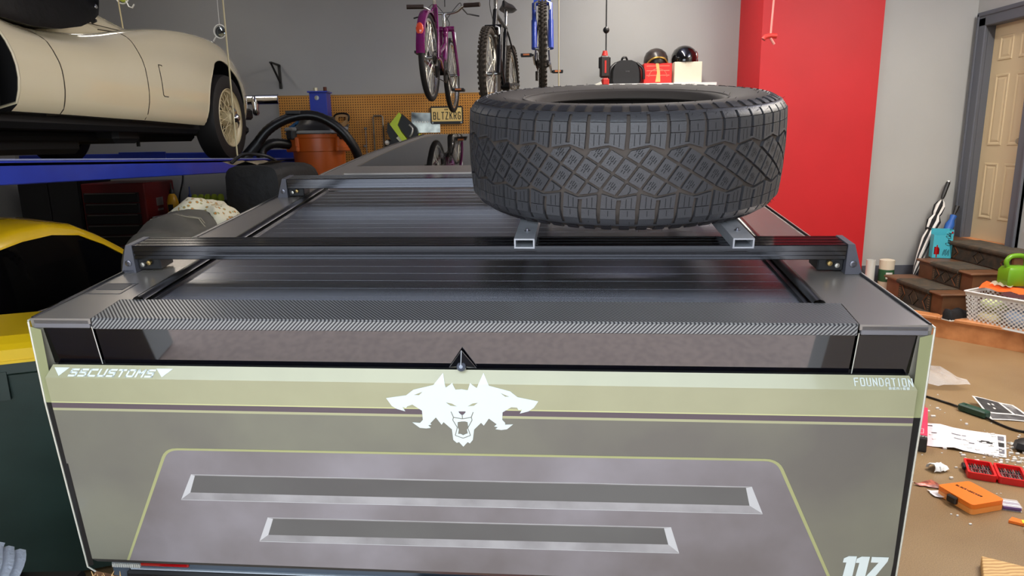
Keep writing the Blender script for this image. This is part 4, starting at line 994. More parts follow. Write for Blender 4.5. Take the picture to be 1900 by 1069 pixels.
# ------------------------------------------------------------------ back wall: pegboard and what hangs on it
pb = tag(MB().bx(-2.36, .05, 7.372, 7.398, 1.1, 2.195).build('pegboard', PEG), 'brown perforated pegboard on the grey back wall', 'pegboard')
MB().bx(-2.37, .06, 7.368, 7.398, 2.19, 2.20).build('top_batten', mat('pale batten', (170, 130, 72), .6), pb)
PY = 7.365
wood = mat('tan plywood handle', (186, 146, 92), .5)
GM = mat('worn saw steel', (150, 148, 140), .4, .7, var=(12, (120, 116, 108)))
# hand saw, blade down
t = thing('hand_saw', 'hand saw with a black-edged wooden handle hanging on the pegboard', 'saw', T(-1.66, PY, 1.9))
def wp(pts, Y=PY, d=.012, holes=()):   # polygon in wall coordinates (x, z), standing d proud of Y
    mb = MB(Matrix.Translation((0, Y, 0)) @ Matrix.Rotation(PI/2, 4, 'X')); mb.prism(pts, d, holes=holes); return mb
wp([(-1.74, 1.81), (-1.68, 1.80), (-1.60, 1.86), (-1.655, 1.56), (-1.71, 1.56)], PY, .003).build('blade', GM, t)
wp([(-1.745, 1.83), (-1.70, 1.80), (-1.675, 1.80), (-1.60, 1.87), (-1.59, 1.93), (-1.62, 1.955), (-1.70, 1.955), (-1.745, 1.93)], PY-.003, .016, holes=[[(-1.72, 1.88), (-1.70, 1.855), (-1.665, 1.87), (-1.62, 1.90), (-1.625, 1.925), (-1.70, 1.925)][::-1]]).build('handle', wood, t)
mb = MB().tube(spline([(-1.742, PY-.02, 1.84), (-1.745, PY-.02, 1.93), (-1.70, PY-.02, 1.958), (-1.62, PY-.02, 1.956), (-1.592, PY-.02, 1.93), (-1.60, PY-.02, 1.88)], 4), .009, 6); mb.build('handle_edge', BLK, t, 60)
# bar clamps
t = thing('bar_clamp', 'thin steel bar clamp on the pegboard right of the hand saw', 'clamp', T(-1.47, PY, 1.9))
MB().bx(-1.475, -1.466, PY-.012, PY-.004, 1.5, 1.86).build('bar', GM, t); MB().bx(-1.50, -1.465, PY-.02, PY, 1.66, 1.685, bev=.004).bx(-1.485, -1.455, PY-.02, PY, 1.845, 1.865, bev=.004).build('jaw', GM, t)
t = thing('hacksaw', 'rectangular hacksaw frame with a black grip on the pegboard', 'saw', T(-1.33, PY, 1.9))
MB().tube([(-1.385, PY-.012, 1.56), (-1.385, PY-.012, 1.965), (-1.375, PY-.012, 1.98), (-1.30, PY-.012, 1.98), (-1.285, PY-.012, 1.97), (-1.285, PY-.012, 1.56)], .009, 6).build('frame', GM, t, 60)
MB().bx(-1.39, -1.275, PY-.014, PY-.011, 1.565, 1.58).build('blade', GM, t)
MB().tube([(-1.385, PY-.012, 1.555), (-1.37, PY-.02, 1.50), (-1.30, PY-.03, 1.46), (-1.24, PY-.03, 1.44)], [.022, .024, .02, .018], 8).build('grip', BLK, t, 60)
# lime chainsaw case-like power saw
LIME = mat('lime green plastic', (190, 216, 22), .35)
t = thing('lime_chainsaw', 'lime green and black battery chainsaw hung at a slant on the pegboard', 'chainsaw', T(-1.0, PY, 1.85))
wp([(-1.20, 1.84), (-1.10, 1.955), (-1.075, 1.93), (-1.12, 1.83), (-1.085, 1.76), (-1.01, 1.66), (-.955, 1.64), (-.93, 1.67), (-.90, 1.74), (-.885, 1.73), (-.91, 1.63), (-.95, 1.605), (-1.02, 1.61), (-1.06, 1.64)], PY-.02, .09).build('housing', LIME, t)
wp([(-1.10, 1.95), (-1.06, 1.93), (-.93, 1.80), (-.915, 1.74), (-.96, 1.65), (-1.00, 1.67), (-1.085, 1.77), (-1.12, 1.83)], PY-.01, .07).build('motor', BLK, t)
wp([(-1.225, 1.86), (-1.19, 1.83), (-1.05, 1.64), (-1.03, 1.60), (-1.10, 1.58), (-1.20, 1.68), (-1.235, 1.76)], PY-.01, .08).build('hand_guard', BLK, t)
wp([(-1.14, 1.70), (-1.115, 1.72), (-1.03, 1.625), (-1.055, 1.605)], PY-.095, .006).build('label_plate', mat('pale label', (220, 222, 190), .4), t)
MB().tube(spline([(-1.00, PY-.09, 1.83), (-.965, PY-.11, 1.79), (-.975, PY-.11, 1.74), (-1.0, PY-.1, 1.71)], 4), .01, 6).build('front_handle', mat('silver plastic', (190, 190, 186), .3, .5), t, 60)
# white knob spotlight
t = thing('clip_lamp', 'small black clip lamp with a white round bulb left of the chainsaw', 'lamp', T(-1.24, PY, 1.70))
MB().bx(-1.27, -1.17, PY-.03, PY, 1.655, 1.735, bev=.012).bx(-1.25, -1.15, PY-.04, PY, 1.62, 1.66, bev=.01).build('bracket', BLK, t); MB().sphere((-1.245, PY-.045, 1.705), .026, 14).build('bulb', mat('white bulb', (235, 232, 222), .3), t, 60)
# metal plate and licence plate
t = thing('metal_plate', 'scratched sheet metal plate behind the licence plate on the pegboard', 'sheet metal', T(-.84, PY, 1.9))
wp([(-.99, 1.80), (-.69, 1.80), (-.69, 1.99), (-.985, 2.01)], PY+.004, .004).build('sheet', mat('scratched sheet metal', (120, 122, 118), .3, .8, var=(9, (196, 200, 190), 6)), t)
wp([(-.985, 1.905), (-.75, 1.91), (-.75, 2.0), (-.985, 2.008)], PY, .003).build('dark_upper_half', mat('black painted sheet', (40, 42, 44), .25, .4, var=(5, (190, 196, 190), 2)), t)
mb = MB()
for k in range(9): mb.bx(-.955+k*.026, -.943+k*.026, PY-.004, PY, 1.90, 1.918)
mb.build('slots', mat('white slot print', (225, 228, 220), .4), t)
t = thing('licence_plate', 'yellow licence plate reading BLTZKRG in a black frame on the pegboard', 'licence plate', T(-.61, PY, 1.97))
wp(rounded([(-.785, 1.885), (-.445, 1.885), (-.445, 2.065), (-.785, 2.065)], .018), PY, .014).build('plate_frame', BLK, t)
wp([(-.772, 1.912), (-.458, 1.912), (-.458, 2.05), (-.772, 2.05)], PY-.0145, .002).build('plate', mat('yellow plate', (236, 206, 126), .4), t)
mb = MB(Matrix.Translation((-.757, PY-.0165, 1.93)) @ Matrix.Rotation(PI/2, 4, 'X')); write(mb, 'BLTZKRG', .031, .078, .0085, gap=.38)
write(mb, 'KAN', .010, .016, .004, M=Matrix.Translation((.12, .094, 0)), gap=.3); mb.build('plate_letters', mat('plate letter black', (26, 22, 20), .5), t)
for x in (-.765, -.465): MB(Matrix.Translation((x, PY-.014, 1.899)) @ Matrix.Rotation(PI/2, 4, 'X')).lathe([(0, .003), (.008, .002), (.009, 0)], 10).build('screw', STEEL, t, 40)
# blue spring clamp
BLUEP = mat('blue tool plastic', (32, 92, 140), .4)
t = thing('blue_caulk_gun', 'blue caulking gun hanging at the left end of the pegboard', 'caulking gun', T(-2.24, PY, 1.85))
MB().tube([(-2.29, PY-.03, 1.80), (-2.245, PY-.03, 1.87), (-2.12, PY-.03, 1.96)], [.02, .022, .018], 8).build('frame', BLUEP, t, 60)
MB().tube([(-2.27, PY-.03, 1.83), (-2.255, PY-.03, 1.76), (-2.235, PY-.03, 1.69)], [.02, .022, .018], 8).build('grip', BLUEP, t, 60)
MB().tube([(-2.19, PY-.04, 1.90), (-2.10, PY-.04, 1.85), (-2.05, PY-.04, 1.84)], .012, 8).build('trigger', mat('dark blue steel', (20, 40, 52), .4, .5), t, 60)
# pencil-thin bits hanging at the foot of the pegboard
solo(MB().tube([(-1.46, PY-.01, 1.60), (-1.45, PY-.02, 1.48)], [.012, .008], 8), 'steel_punch', GM, 'short steel punch hanging below the thin bar clamp', 'tool', (-1.46, PY, 1.5), 60)
solo(MB().bx(-1.56, -1.34, 7.1, 7.36, 0.0, 1.46, bev=.02), 'paper_carton', mat('tan carton', (196, 176, 140), .7), 'tall tan carton behind the vacuum hose under the saw', 'carton', (-1.45, 7.25, 0))
for nm in ('hand_saw', 'bar_clamp', 'hacksaw', 'lime_chainsaw', 'clip_lamp', 'metal_plate', 'licence_plate'):
    o = bpy.data.objects[nm]; o.matrix_world = T(-(.04 if nm == 'hand_saw' else 0), 0, .05 if nm in ('hand_saw', 'lime_chainsaw') else 0) @ o.matrix_world; WM[o.name] = o.matrix_world.copy()
# shelf bracket high on the wall
t = thing('shelf_bracket', 'black triangular shelf bracket with no shelf, high on the grey wall', 'shelf bracket', T(-2.33, 7.39, 2.4))
MB().bx(-2.345, -2.315, 7.385, 7.398, 2.27, 2.51, bev=.003).bx(-2.345, -2.315, 7.13, 7.39, 2.497, 2.512, bev=.003).build('arms', BLK, t)
MB().tube([(-2.33, 7.15, 2.495), (-2.33, 7.385, 2.33)], .011, 6).build('brace', BLK, t)
# shelf with helmets, bag and boxes (right of the bicycles)
sh = thing('wall_shelf', 'white wall shelf above the tyre carrying helmets and boxes', 'shelf', T(1.55, 7.25, 2.2))
MB().bx(.98, 2.1, 7.03, 7.398, 2.205, 2.235, bev=.003).build('board', WHITEM, sh)
for x in (1.1, 1.95): MB().bx(x-.012, x+.012, 7.1, 7.398, 2.19, 2.205).bx(x-.012, x+.012, 7.385, 7.398, 2.0, 2.2).tube([(x, 7.12, 2.195), (x, 7.39, 2.02)], .008, 6).build('bracket', BLK, sh)
SZ = 2.236
bx_ = thing('red_box', 'red carton with a yellow hang tag in the middle of the wall shelf', 'box', T(1.525, 7.2, SZ))
MB().bx(1.385, 1.665, 7.09, 7.32, SZ, 2.43, bev=.004).build('carton', mat('red printed carton', (214, 40, 34), .45), bx_)
mb = MB()
for k in range(3): mb.bx(1.41, 1.64, 7.0885, 7.0895, 2.40-k*.045, 2.408-k*.045)
mb.tube([(1.525+.09*math.cos(a), 7.089, 2.30+.075*math.sin(a)) for a in [PI*k/16 for k in range(17)]], .004, 4)
mb.build('carton_print', mat('pink carton print', (236, 116, 96), .5), bx_)
wp([(1.50, 2.43), (1.53, 2.43), (1.545, 2.34), (1.55, 2.25), (1.50, 2.25), (1.515, 2.34)], 7.088, .002).build('hang_tag', mat('yellow hang tag', (230, 180, 110), .5), bx_)
solo(MB().bx(1.69, 1.965, 7.09, 7.33, SZ, 2.44, bev=.003).bx(1.80, 1.86, 7.088, 7.09, 2.40, 2.441), 'white_box', mat('cream carton', (220, 214, 192), .6), 'plain cream carton at the right end of the wall shelf', 'box', (1.83, 7.2, SZ))
def helmet(name, x, z, r, label, col, extra):
    t = thing(name, label, 'helmet', T(x, 7.21, z))
    prof = [(r*1.0, .0), (r*1.03, r*.25), (r*.98, r*.6), (r*.82, r*.95), (r*.5, r*1.2), (r*.2, r*1.3), (0, r*1.31)]
    MB(T(x, 7.21, z)).lathe(prof+[(0, r*1.2), (r*.9, .002)], 24, M=Matrix.Diagonal((1, 1.1, 1, 1))).build('shell', col, t, 50)
    extra(t, x, z, r)
def hx1(t, x, z, r):
    MB().tube(spline([(x-r*.85, 7.21-r*.75, z+.002), (x-r*.5, 7.21-r*1.12, z+.04), (x, 7.21-r*1.2, z+.052), (x+r*.5, 7.21-r*1.12, z+.04), (x+r*.85, 7.21-r*.75, z+.002)], 5), .009, 6).build('peak_trim', mat('gold trim', (176, 140, 66), .35, .6), t, 60)
helmet('bicycle_helmet', 1.525, 2.431, .118, 'low black helmet with gold trim resting on the red carton', mat('scuffed black shell', (30, 26, 25), .3, var=(14, (62, 54, 50))), hx1)
def hx2(t, x, z, r):
    wpX = MB().sphere((x+r*.80, 7.21-r*.45, z+r*.45), .036, 10, sc=(.7, .5, 1.4)); wpX.build('visor_glint_plate', mat('silver visor glint', (200, 190, 180), .15, .9), t, 60)  # silver plate stands in for a glint on the visor
    MB().sphere((x+r*.88, 7.21-r*.3, z+r*.12), .03, 10, sc=(.7, .8, 1)).build('red_pad', mat('dark red pad', (110, 22, 20), .5), t, 60)
helmet('motorcycle_helmet', 1.81, 2.441, .128, 'taller glossy black helmet on the cream carton', mat('gloss black shell', (8, 8, 8), .06, coat=1), hx2)
t = thing('backpack', 'black backpack standing on the left of the wall shelf', 'backpack', T(1.21, 7.22, SZ))
mb = MB().loft([[(1.21+x*w_, 7.1+y, z) for x, y in ((-1, .03), (-.85, 0), (.85, 0), (1, .03), (1, .22), (-1, .22))] for z, w_ in ((SZ, .14), (2.27, .155), (2.36, .15), (2.41, .135), (2.45, .10), (2.465, .06))]); mb.build('bag', mat('black nylon', (20, 21, 25), .7), t, 40)
MB().tube(spline([(1.17, 7.16, 2.455), (1.18, 7.15, 2.49), (1.215, 7.15, 2.495), (1.23, 7.16, 2.455)], 4), .011, 6).build('top_handle', BLK, t, 60)
for x, d in ((1.04, -1), (1.385, 1)): MB().tube(spline([(x-d*.07, 7.12, 2.44), (x-d*.01, 7.09, 2.38), (x, 7.09, 2.28)], 4), .014, 6).build('strap', BLK, t, 60)
mb = MB(Matrix.Translation((1.205, 7.0985, 2.352)) @ Matrix.Rotation(PI/2, 4, 'X')); write(mb, 'BGB', .010, .012, .0025, gap=.4); mb.build('logo', mat('grey logo', (120, 120, 124), .5), t)
# ------------------------------------------------------------------ things hanging from the ceiling
t = thing('work_light', 'red and black reel work light hanging on a black cord over the tyre', 'work light', T(.84, 6.0, 2.15))
MB().tube([(.85, 6.0, 4.1), (.85, 6.0, 2.42)], .006, 6).build('cord', BLK, t)
MB().sphere((.85, 6.0, 2.585), .027, 12).build('cord_stop', BLK, t, 60)
MB().tube([(.842, 6, 2.42), (.84, 6, 2.38)], [.018, .028], 10).build('collar', mat('red tool plastic', (206, 52, 44), .4), t, 60)
MB().bx(.80, .876, 5.965, 6.035, 2.205, 2.38, bev=.012).build('lamp_body', mat('dark grey grip', (52, 44, 42), .5), t)
MB().bx(.835, .85, 5.962, 5.966, 2.24, 2.34).build('red_stripe', mat('red tool plastic', (206, 52, 44), .4), t)
MB().bx(.79, .888, 5.985, 6.015, 2.28, 2.37, bev=.004).build('hook_arm', BLK, t)
MB().bx(.815, .875, 5.96, 6.04, 2.06, 2.20, bev=.012).build('lower_grip', mat('red tool plastic', (206, 52, 44), .4), t)
wp([(.71, 2.10), (.785, 2.07), (.82, 2.13), (.805, 2.17), (.74, 2.145)], 5.95, .002).build('paper_tag', mat('paper', (226, 224, 210), .7), t)
t = thing('release_cord', 'red handle on a pink-white pull cord in front of the red pillar', 'pull cord', T(2.22, 6.0, 2.5))
MB().tube([(2.25, 6, 4.1), (2.235, 6, 2.8), (2.225, 6, 2.53)], .008, 6).build('cord', mat('pink cord', (226, 150, 140), .7), t)
MB().tube([(2.165, 6, 2.49), (2.18, 6, 2.51), (2.225, 6, 2.52), (2.275, 6, 2.515)], .02, 8).build('handle', mat('red tool plastic', (206, 52, 44), .4), t, 60)
MB().tube([(2.225, 6, 2.50), (2.26, 6, 2.45)], .010, 6).build('cord_tail', mat('pink cord', (226, 150, 140), .7), t)
CORDM = mat('tan cord', (196, 186, 150), .7)
def rope(pts, label, name='hanging_cord', r=.005): return solo(MB().tube(pts, r, 6), name, CORDM, label, 'cord', pts[-1], 60)
rope([(-1.66, 4.5, 4.1), (-1.73, 4.5, 2.57), (-1.735, 4.5, 1.63)], 'thin pale cord hanging in front of the cream car front wheel')
rope([(-2.84, 5.6, 4.1), (-2.95, 5.6, 2.78), (-2.94, 5.6, 2.55)], 'thin pale cord hanging behind the cream car bonnet')
rope([(.42, 5.5, 4.1), (.415, 5.5, 2.05)], 'straight pale cord hanging right of the blue-forked bicycle')
t = thing('round_mirror', 'small round mirror on a ring behind the cream car wing', 'mirror', T(-2.63, 6.7, 2.72))
MB(Matrix.Translation((-2.63, 6.72, 2.735)) @ Matrix.Rotation(PI/2, 4, 'X')).lathe([(.0, .004), (.045, .004), (.05, 0), (0, -.01)], 24).build('mirror_glass', mat('grey mirror glass', (130, 136, 138), .08, .9), t, 40)
MB().tube([(-2.63+.055*math.cos(a), 6.70, 2.735+.06*math.sin(a)) for a in [2*PI*k/24 for k in range(24)]], .006, 6, closed=True).tube([(-2.67, 6.7, 2.69), (-2.70, 6.7, 2.65)], .007, 6).tube([(-2.63, 6.7, 2.795), (-2.61, 6.7, 4.1)], .0025, 4).build('mirror_ring', mat('white plastic ring', (225, 228, 228), .4), t, 60)
t = thing('tennis_ball', 'yellow-green parking ball caught in a white hook at the top left', 'ball', T(-3.43, 6.6, 3.0))
MB().sphere((-3.43, 6.6, 3.02), .04, 14).build('ball', mat('tennis felt', (196, 214, 96), .9), t, 60)
MB().tube([(-3.43, 6.6, 3.06), (-3.43, 6.6, 4.1)], .003, 4).build('string', CORDM, t)
MB().tube([(-3.40, 6.58, 2.99), (-3.38, 6.58, 2.94), (-3.35, 6.58, 2.93), (-3.33, 6.58, 2.96)], .007, 6).tube([(-3.43+.055*math.cos(a), 6.58, 3.02+.055*math.sin(a)) for a in [2*PI*k/20 for k in range(20)]], .006, 6, closed=True).build('hook', mat('white plastic ring', (225, 228, 228), .4), t, 60)
# ------------------------------------------------------------------ bicycles (frame: x right, y forward, z up; origin below the rear hub)
TYRE = mat('bicycle tyre', (26, 24, 22), .7); TYRE2 = mat('dusty knobby tyre', (58, 50, 40), .75)
ALUM = mat('polished rim alloy', (196, 196, 190), .25, .9); SPK = mat('spoke steel', (190, 186, 172), .3, .8)
def bicycle(name, label, BF, col, R, wb, tw, knob, fork_col, susp=False, fender=None, step=False, cables=True, hb=.30, ang=0.2):
    t = thing(name, label, 'bicycle', BF, 'bicycles hanging from the ceiling')
    def P(mb, nm, m, sm=None, par=None): return mb.build(nm, m, par or t, sm, BF)
    def wheel(y, nm):
        X = Matrix.Translation((0, y, R)) @ Matrix.Rotation(PI/2, 4, 'Y')
        r0 = R-tw
        mb = MB(X).lathe([(r0+tw/2+math.cos(a)*tw/2*1.0, math.sin(a)*tw/2) for a in [2*PI*k/10 for k in range(10)]], 48, closed=True)
        w = P(mb, nm, TYRE2 if knob else TYRE, 60)
        if knob:
            kb_ = MB(X)
            for k in range(56):
                a = 2*PI*k/56
                for zz, rr in ((-.42, -.05), (0, 0), (.42, -.05)):
                    c = a+(.5 if zz else 0)*2*PI/56
                    kb_.box((R+rr*tw*.6, 0, zz*tw), (tw*.16, .018, tw*.26), M=Matrix.Rotation(c, 4, 'Z'))
            P(kb_, 'tread_knobs', TYRE2, None, w)['kind'] = 'stuff'
        P(MB(X).lathe([(r0+.004, -.011), (r0+.004, .011), (r0-.012, .010), (r0-.016, 0), (r0-.012, -.010)], 40, closed=True), 'rim', ALUM, 40, w)
        sp = MB(X)
        for k in range(32):
            a = 2*PI*k/32; b = a+(.5 if k % 4 < 2 else -.5); zz = .028 if k % 2 else -.028
            sp.tube([(.022*math.cos(b), .022*math.sin(b), zz), ((r0-.01)*math.cos(a), (r0-.01)*math.sin(a), 0)], .0016, 4, caps=False)
        P(sp, 'spokes', SPK, None, w)
        P(MB(X).lathe([(0, -.055), (.01, -.055), (.014, -.035), (.024, -.03), (.014, -.02), (.014, .02), (.024, .03), (.014, .035), (.01, .055), (0, .055)], 12), 'hub', ALUM, 40, w)
    wheel(0, 'rear_wheel'); wheel(wb, 'front_wheel')
    bbk = Vector((0, .42, R-.04)); seat_t = Vector((0, .26, R+.44)); seat_u = Vector((0, .30, R+.28)); head_t = Vector((0, wb-.30, R+(.35 if step else .50))); head_b = Vector((0, wb-.245, R+(.29 if step else .37)))
    fm = MB()
    if step: fm.tube(spline([head_b+Vector((0, -.02, .02)), (0, .62, R+.10), bbk], 6), .025, 10).tube(spline([head_t+Vector((0, 0, -.05)), (0, .66, R+.22), bbk+Vector((0, -.04, .14))], 6), .018, 10)
    else: fm.tube([head_b, bbk], .019, 10).tube([head_t+Vector((0, 0, -.03)), seat_t], .016, 10)
    fm.tube([bbk, seat_t], .017, 10).tube([head_b, head_t], .02, 12).tube([bbk+Vector((-.045, 0, 0)), bbk+Vector((.045, 0, 0))], .022, 12)
    for sg in (-1, 1):
        fm.tube([bbk+Vector((sg*.03, -.03, 0)), (sg*.062, .12, R), (sg*.065, 0, R)], .010, 8).tube([seat_t+Vector((sg*.015, 0, -.03)), (sg*.05, .1, R+.22), (sg*.065, 0, R)], .008, 8)
    P(fm, 'frame', col, 60)
    fk = MB(); ax = Vector((0, wb, R))
    for sg in (-1, 1):
        if susp: fk.tube([(sg*.062, wb-.14, R+.34), (sg*.062, wb-.065, R+.19)], .016, 10).tube([(sg*.062, wb-.075, R+.21), (sg*.062, wb+.0, R)], .021, 10)
        else: fk.tube(spline([(sg*.05, wb-.20, R+.36), (sg*.058, wb-.12, R+.2), (sg*.06, wb-.04, R+.07), (sg*.058, wb, R)], 4), .013, 8)
    fk.tube([(-.065, wb-.19, R+.355), (.065, wb-.19, R+.355)], .022, 10).tube([head_b, Vector((0, wb-.20, R+.35))], .018, 10)
    P(fk, 'fork', fork_col, 60)
    stem = head_t+Vector((0, .02, .10)); 
    P(MB().tube([head_t, head_t+Vector((0, -.02, .09)), stem+Vector((0, .05, .02))], .014, 10), 'stem', ALUM, 60)
    hc = stem+Vector((0, .05, .02))
    hbp = [(-hb, -.10, .04), (-hb+.12, -.07, .045), (-.10, -.02, .01), (0, 0, 0), (.10, -.02, .01), (hb-.12, -.07, .045), (hb, -.10, .04)]
    h = P(MB().tube([hc+Vector(p) for p in spline(hbp, 4)], .011, 8), 'handlebar', ALUM, 60)
    for sg in (-1, 1): 
        g0, g1 = hc+Vector((sg*(hb-.13), -.068, .045)), hc+Vector((sg*(hb+.005), -.102, .04))
        P(MB().tube([g0, g1], .0175, 10), 'grip', mat('brown rubber grip', (58, 44, 38), .6), 60, h)
        P(MB().tube([hc+Vector((sg*(hb-.16), -.04, .04)), hc+Vector((sg*(hb-.12), .03, .0)), hc+Vector((sg*(hb-.02), .04, -.02))], .006, 6), 'brake_lever', BLK, 60, h)
        if cables: P(MB().tube(spline([hc+Vector((sg*(hb-.16), -.03, .04)), hc+Vector((sg*.10, .10, .10)), hc+Vector((-sg*.02, .06, -.06)), Vector((sg*.01, wb-.2, R+.36))], 5), .003, 5), 'brake_cable', BLK, None, h)
    P(MB().tube([seat_t, seat_t+Vector((0, -.055, .16))], .0125, 10), 'seat_post', ALUM, 60)
    sp0 = seat_t+Vector((0, -.06, .17))
    P(MB().loft([[sp0+Vector((x*w_, y, z)) for x, z in ((-1, .0), (-.7, .03), (0, .035), (.7, .03), (1, 0), (.6, -.02), (-.6, -.02))] for y, w_ in ((-.13, .05), (-.11, .075), (-.04, .07), (.04, .035), (.13, .018), (.15, .01))]), 'saddle', BLK, 50)
    ck = MB(Matrix.Translation(bbk) @ Matrix.Rotation(PI/2, 4, 'Y')); ck.lathe([(.035, .045), (.085, .045), (.09, .042), (.085, .039), (.035, .039)], 24, closed=True).lathe([(0, .06), (.02, .055), (.03, .045), (.03, -.05), (0, -.06)], 12)
    P(ck, 'chainring', mat('dark chainring', (40, 38, 36), .4, .7), 40)
    for sg in (-1, 1):
        d = Vector((0, math.cos(ang), math.sin(ang)))*sg*.17
        e = bbk+Vector((sg*.075, 0, 0))+d
        P(MB().tube([bbk+Vector((sg*.06, 0, 0)), e], [.012, .009], 8), 'crank', ALUM, 60)
        pc = e+Vector((sg*.055, 0, 0)); pd = MB()
        pd.bx(-.045, .045, -.045, -.037, -.01, .01, bev=.002).bx(-.045, .045, .037, .045, -.01, .01, bev=.002).bx(-.045, -.037, -.045, .045, -.01, .01, bev=.002).bx(.037, .045, -.045, .045, -.01, .01, bev=.002).bx(-.06*sg-.0, .04, -.008, .008, -.008, .008)
        pd.v = [p+pc for p in pd.v]; pd.box((pc.x, pc.y-.047, pc.z), (.05, .004, .012), 1); pd.box((pc.x, pc.y+.047, pc.z), (.05, .004, .012), 1)
        P(pd, 'pedal', [BLK, mat('amber reflector', (220, 120, 50), .25)], None)
    dr_ = MB().tube([(.05, .0, R-.06), (.05, .01, R-.14)], .012, 8).lathe([(.0, .058), (.03, .055), (.045, .045), (.05, .035), (0, .03)], 18, M=Matrix.Translation((0, 0, R)) @ Matrix.Rotation(PI/2, 4, 'Y'))
    ch_ = MB().tube([(.045, .0, R+.045), (.045, .42, R+.045)], .004, 5).tube([(.045, .01, R-.14), (.045, .42, R-.125)], .004, 5)
    P(dr_, 'derailleur', mat('dark chainring', (40, 38, 36), .4, .7), 40); P(ch_, 'chain', mat('dark chainring', (40, 38, 36)), None)
    bk = MB()
    for y, zz in ((wb-.155, R+.30), ):
        for sg in (-1, 1): bk.tube([(sg*.06, y+.05, zz-.06), (sg*.055, y+.05, zz+.04), (sg*.03, y+.05, zz+.05)], .008, 6).box((sg*.03, y+.05, zz-.02), (.012, .05, .012))
    P(bk, 'brake', mat('pale brake alloy', (214, 214, 208), .3, .6), 60)
    if fender:
        for yy, a0, a1 in ((0, .35*PI, 1.02*PI), (wb, 1.3*PI, 1.32*PI)):
            if yy: continue
            rg = []
            for k in range(21):
                a = a0+(a1-a0)*k/20; r = R+.018
                rg.append([(x, yy+math.cos(a)*(r-dr), R+math.sin(a)*(r-dr)) for x, dr in ((-.032, .02), (-.028, .004), (0, -.006), (.028, .004), (.032, .02), (.026, .02), (0, .0), (-.026, .02))])
            fd = P(MB().loft(rg), 'mudguard', fender, 50)
            a = .86*PI; rf = MB().sphere((0, math.cos(a)*(R+.03), R+math.sin(a)*(R+.03)), .033, 14, sc=(.85, .35, 1.25)); lab(P(rf, 'rear_reflector', mat('orange red reflector', (250, 92, 60), .2, coat=1), 60, fd), 'bright orange-red oval rear reflector')
            for sg in (-1, 1): P(MB().tube([(sg*.06, 0, R), (sg*.03, math.cos(.95*PI)*(R+.015), R+math.sin(.95*PI)*(R+.015))], .002, 4), 'mudguard_stay', SPK, None, fd)
    for y in (.3, wb-.25):
        P(MB().tube([(0, y, R+.52), (0, y, 4.1-BF.translation.z)], .004, 5), 'hanging_strap', BLK)
    return t
PURP = mat('purple bicycle paint', (120, 26, 96), .2, coat=.8); BKP = mat('black bicycle paint', (16, 16, 18), .3); BLP = mat('blue fork paint', (44, 74, 176), .3, coat=.5)
bicycle('bicycle', 'purple step-through bicycle with a mudguard and orange rear reflector, leftmost of the hanging three', Matrix.Translation((-.56, 5.32, 1.995)) @ Matrix.Rotation(-.095, 4, 'Z') @ Matrix.Rotation(-.045, 4, 'X'), PURP, .315, .95, .042, False, PURP, fender=PURP, step=True, ang=-.9)
bicycle('mountain_bike', 'black mountain bike with knobby tyres hanging between the purple and blue-forked ones', Matrix.Translation((.055, 6.33, 1.855)) @ Matrix.Rotation(PI-.16, 4, 'Z'), BKP, .33, 1.04, .055, True, BKP, susp=True, hb=.29, ang=.5)
bicycle('mountain_bike', 'mountain bike with a blue fork seen front on, rightmost of the hanging three', Matrix.Translation((.335, 6.36, 2.03)) @ Matrix.Rotation(PI-.05, 4, 'Z'), mat('silver blue frame', (90, 96, 120), .3, .5), .33, 1.04, .055, True, BLP, susp=True, hb=.29, ang=.3)
# ------------------------------------------------------------------ left middle: vacuum, cart, chest, bench, bag, covered motorbike
ct = thing('steel_cart', 'grey steel cart under the orange vacuum', 'cart', T(-1.75, 6.55, 0))
MB().bx(-2.1, -1.40, 6.25, 6.88, 1.0, 1.05, bev=.01).bx(-2.1, -1.40, 6.25, 6.88, .3, .33, bev=.01).build('shelf', mat('grey cart steel', (90, 92, 96), .4, .5), ct)
for x in (-2.07, -1.43):
    for y in (6.28, 6.85): MB().bx(x-.02, x+.02, y-.02, y+.02, 0, 1.0).build('leg', mat('grey cart steel', (90, 92, 96), .4, .5), ct)
VX, VY, VZ = -1.755, 6.56, 1.051
ORG = mat('orange vacuum plastic', (206, 98, 34), .35, var=(3, (194, 90, 28)))
DKP = mat('charcoal plastic', (38, 38, 40), .4)
v = thing('shop_vacuum', 'orange shop vacuum with a black lid and thick black hose on the cart', 'vacuum cleaner', T(VX, VY, VZ))
MB(T(VX, VY, VZ)).lathe([(0, .05), (.205, .05), (.21, .07), (.238, .58), (.244, .585), (.248, .70), (.254, .705), (.257, .74), (0, .74)], 36).build('drum', ORG, v, 30)
VL = .10
MB(T(VX, VY, VZ+VL)).lathe([(.257, .636), (.262, .65), (.25, .68), (.20, .71), (.17, .74), (.16, .79), (.12, .805), (0, .81)], 32).build('lid', DKP, v, 35)
MB(T(VX, VY, VZ+VL)).lathe([(.258, .64), (.264, .65), (.256, .668), (.20, .69)], 32).build('lid_band', mat('pale grey plastic', (150, 150, 148), .4), v, 40)
for a in (-2.35, -.4):
    X = T(VX, VY, VZ+VL) @ Matrix.Rotation(a, 4, 'Z')
    MB(X).bx(.235, .275, -.075, .075, .50, .615, bev=.012).bx(.25, .285, -.10, .10, .48, .53, bev=.01).build('latch_seat', ORG, v)
    l = MB(X).bx(.24, .30, -.055, .055, .59, .675, bev=.012).build('latch', DKP, v); MB(X).bx(.245, .302, -.075, .06, .665, .70, bev=.01).build('latch_top', mat('pale grey plastic', (150, 150, 148), .4), l)
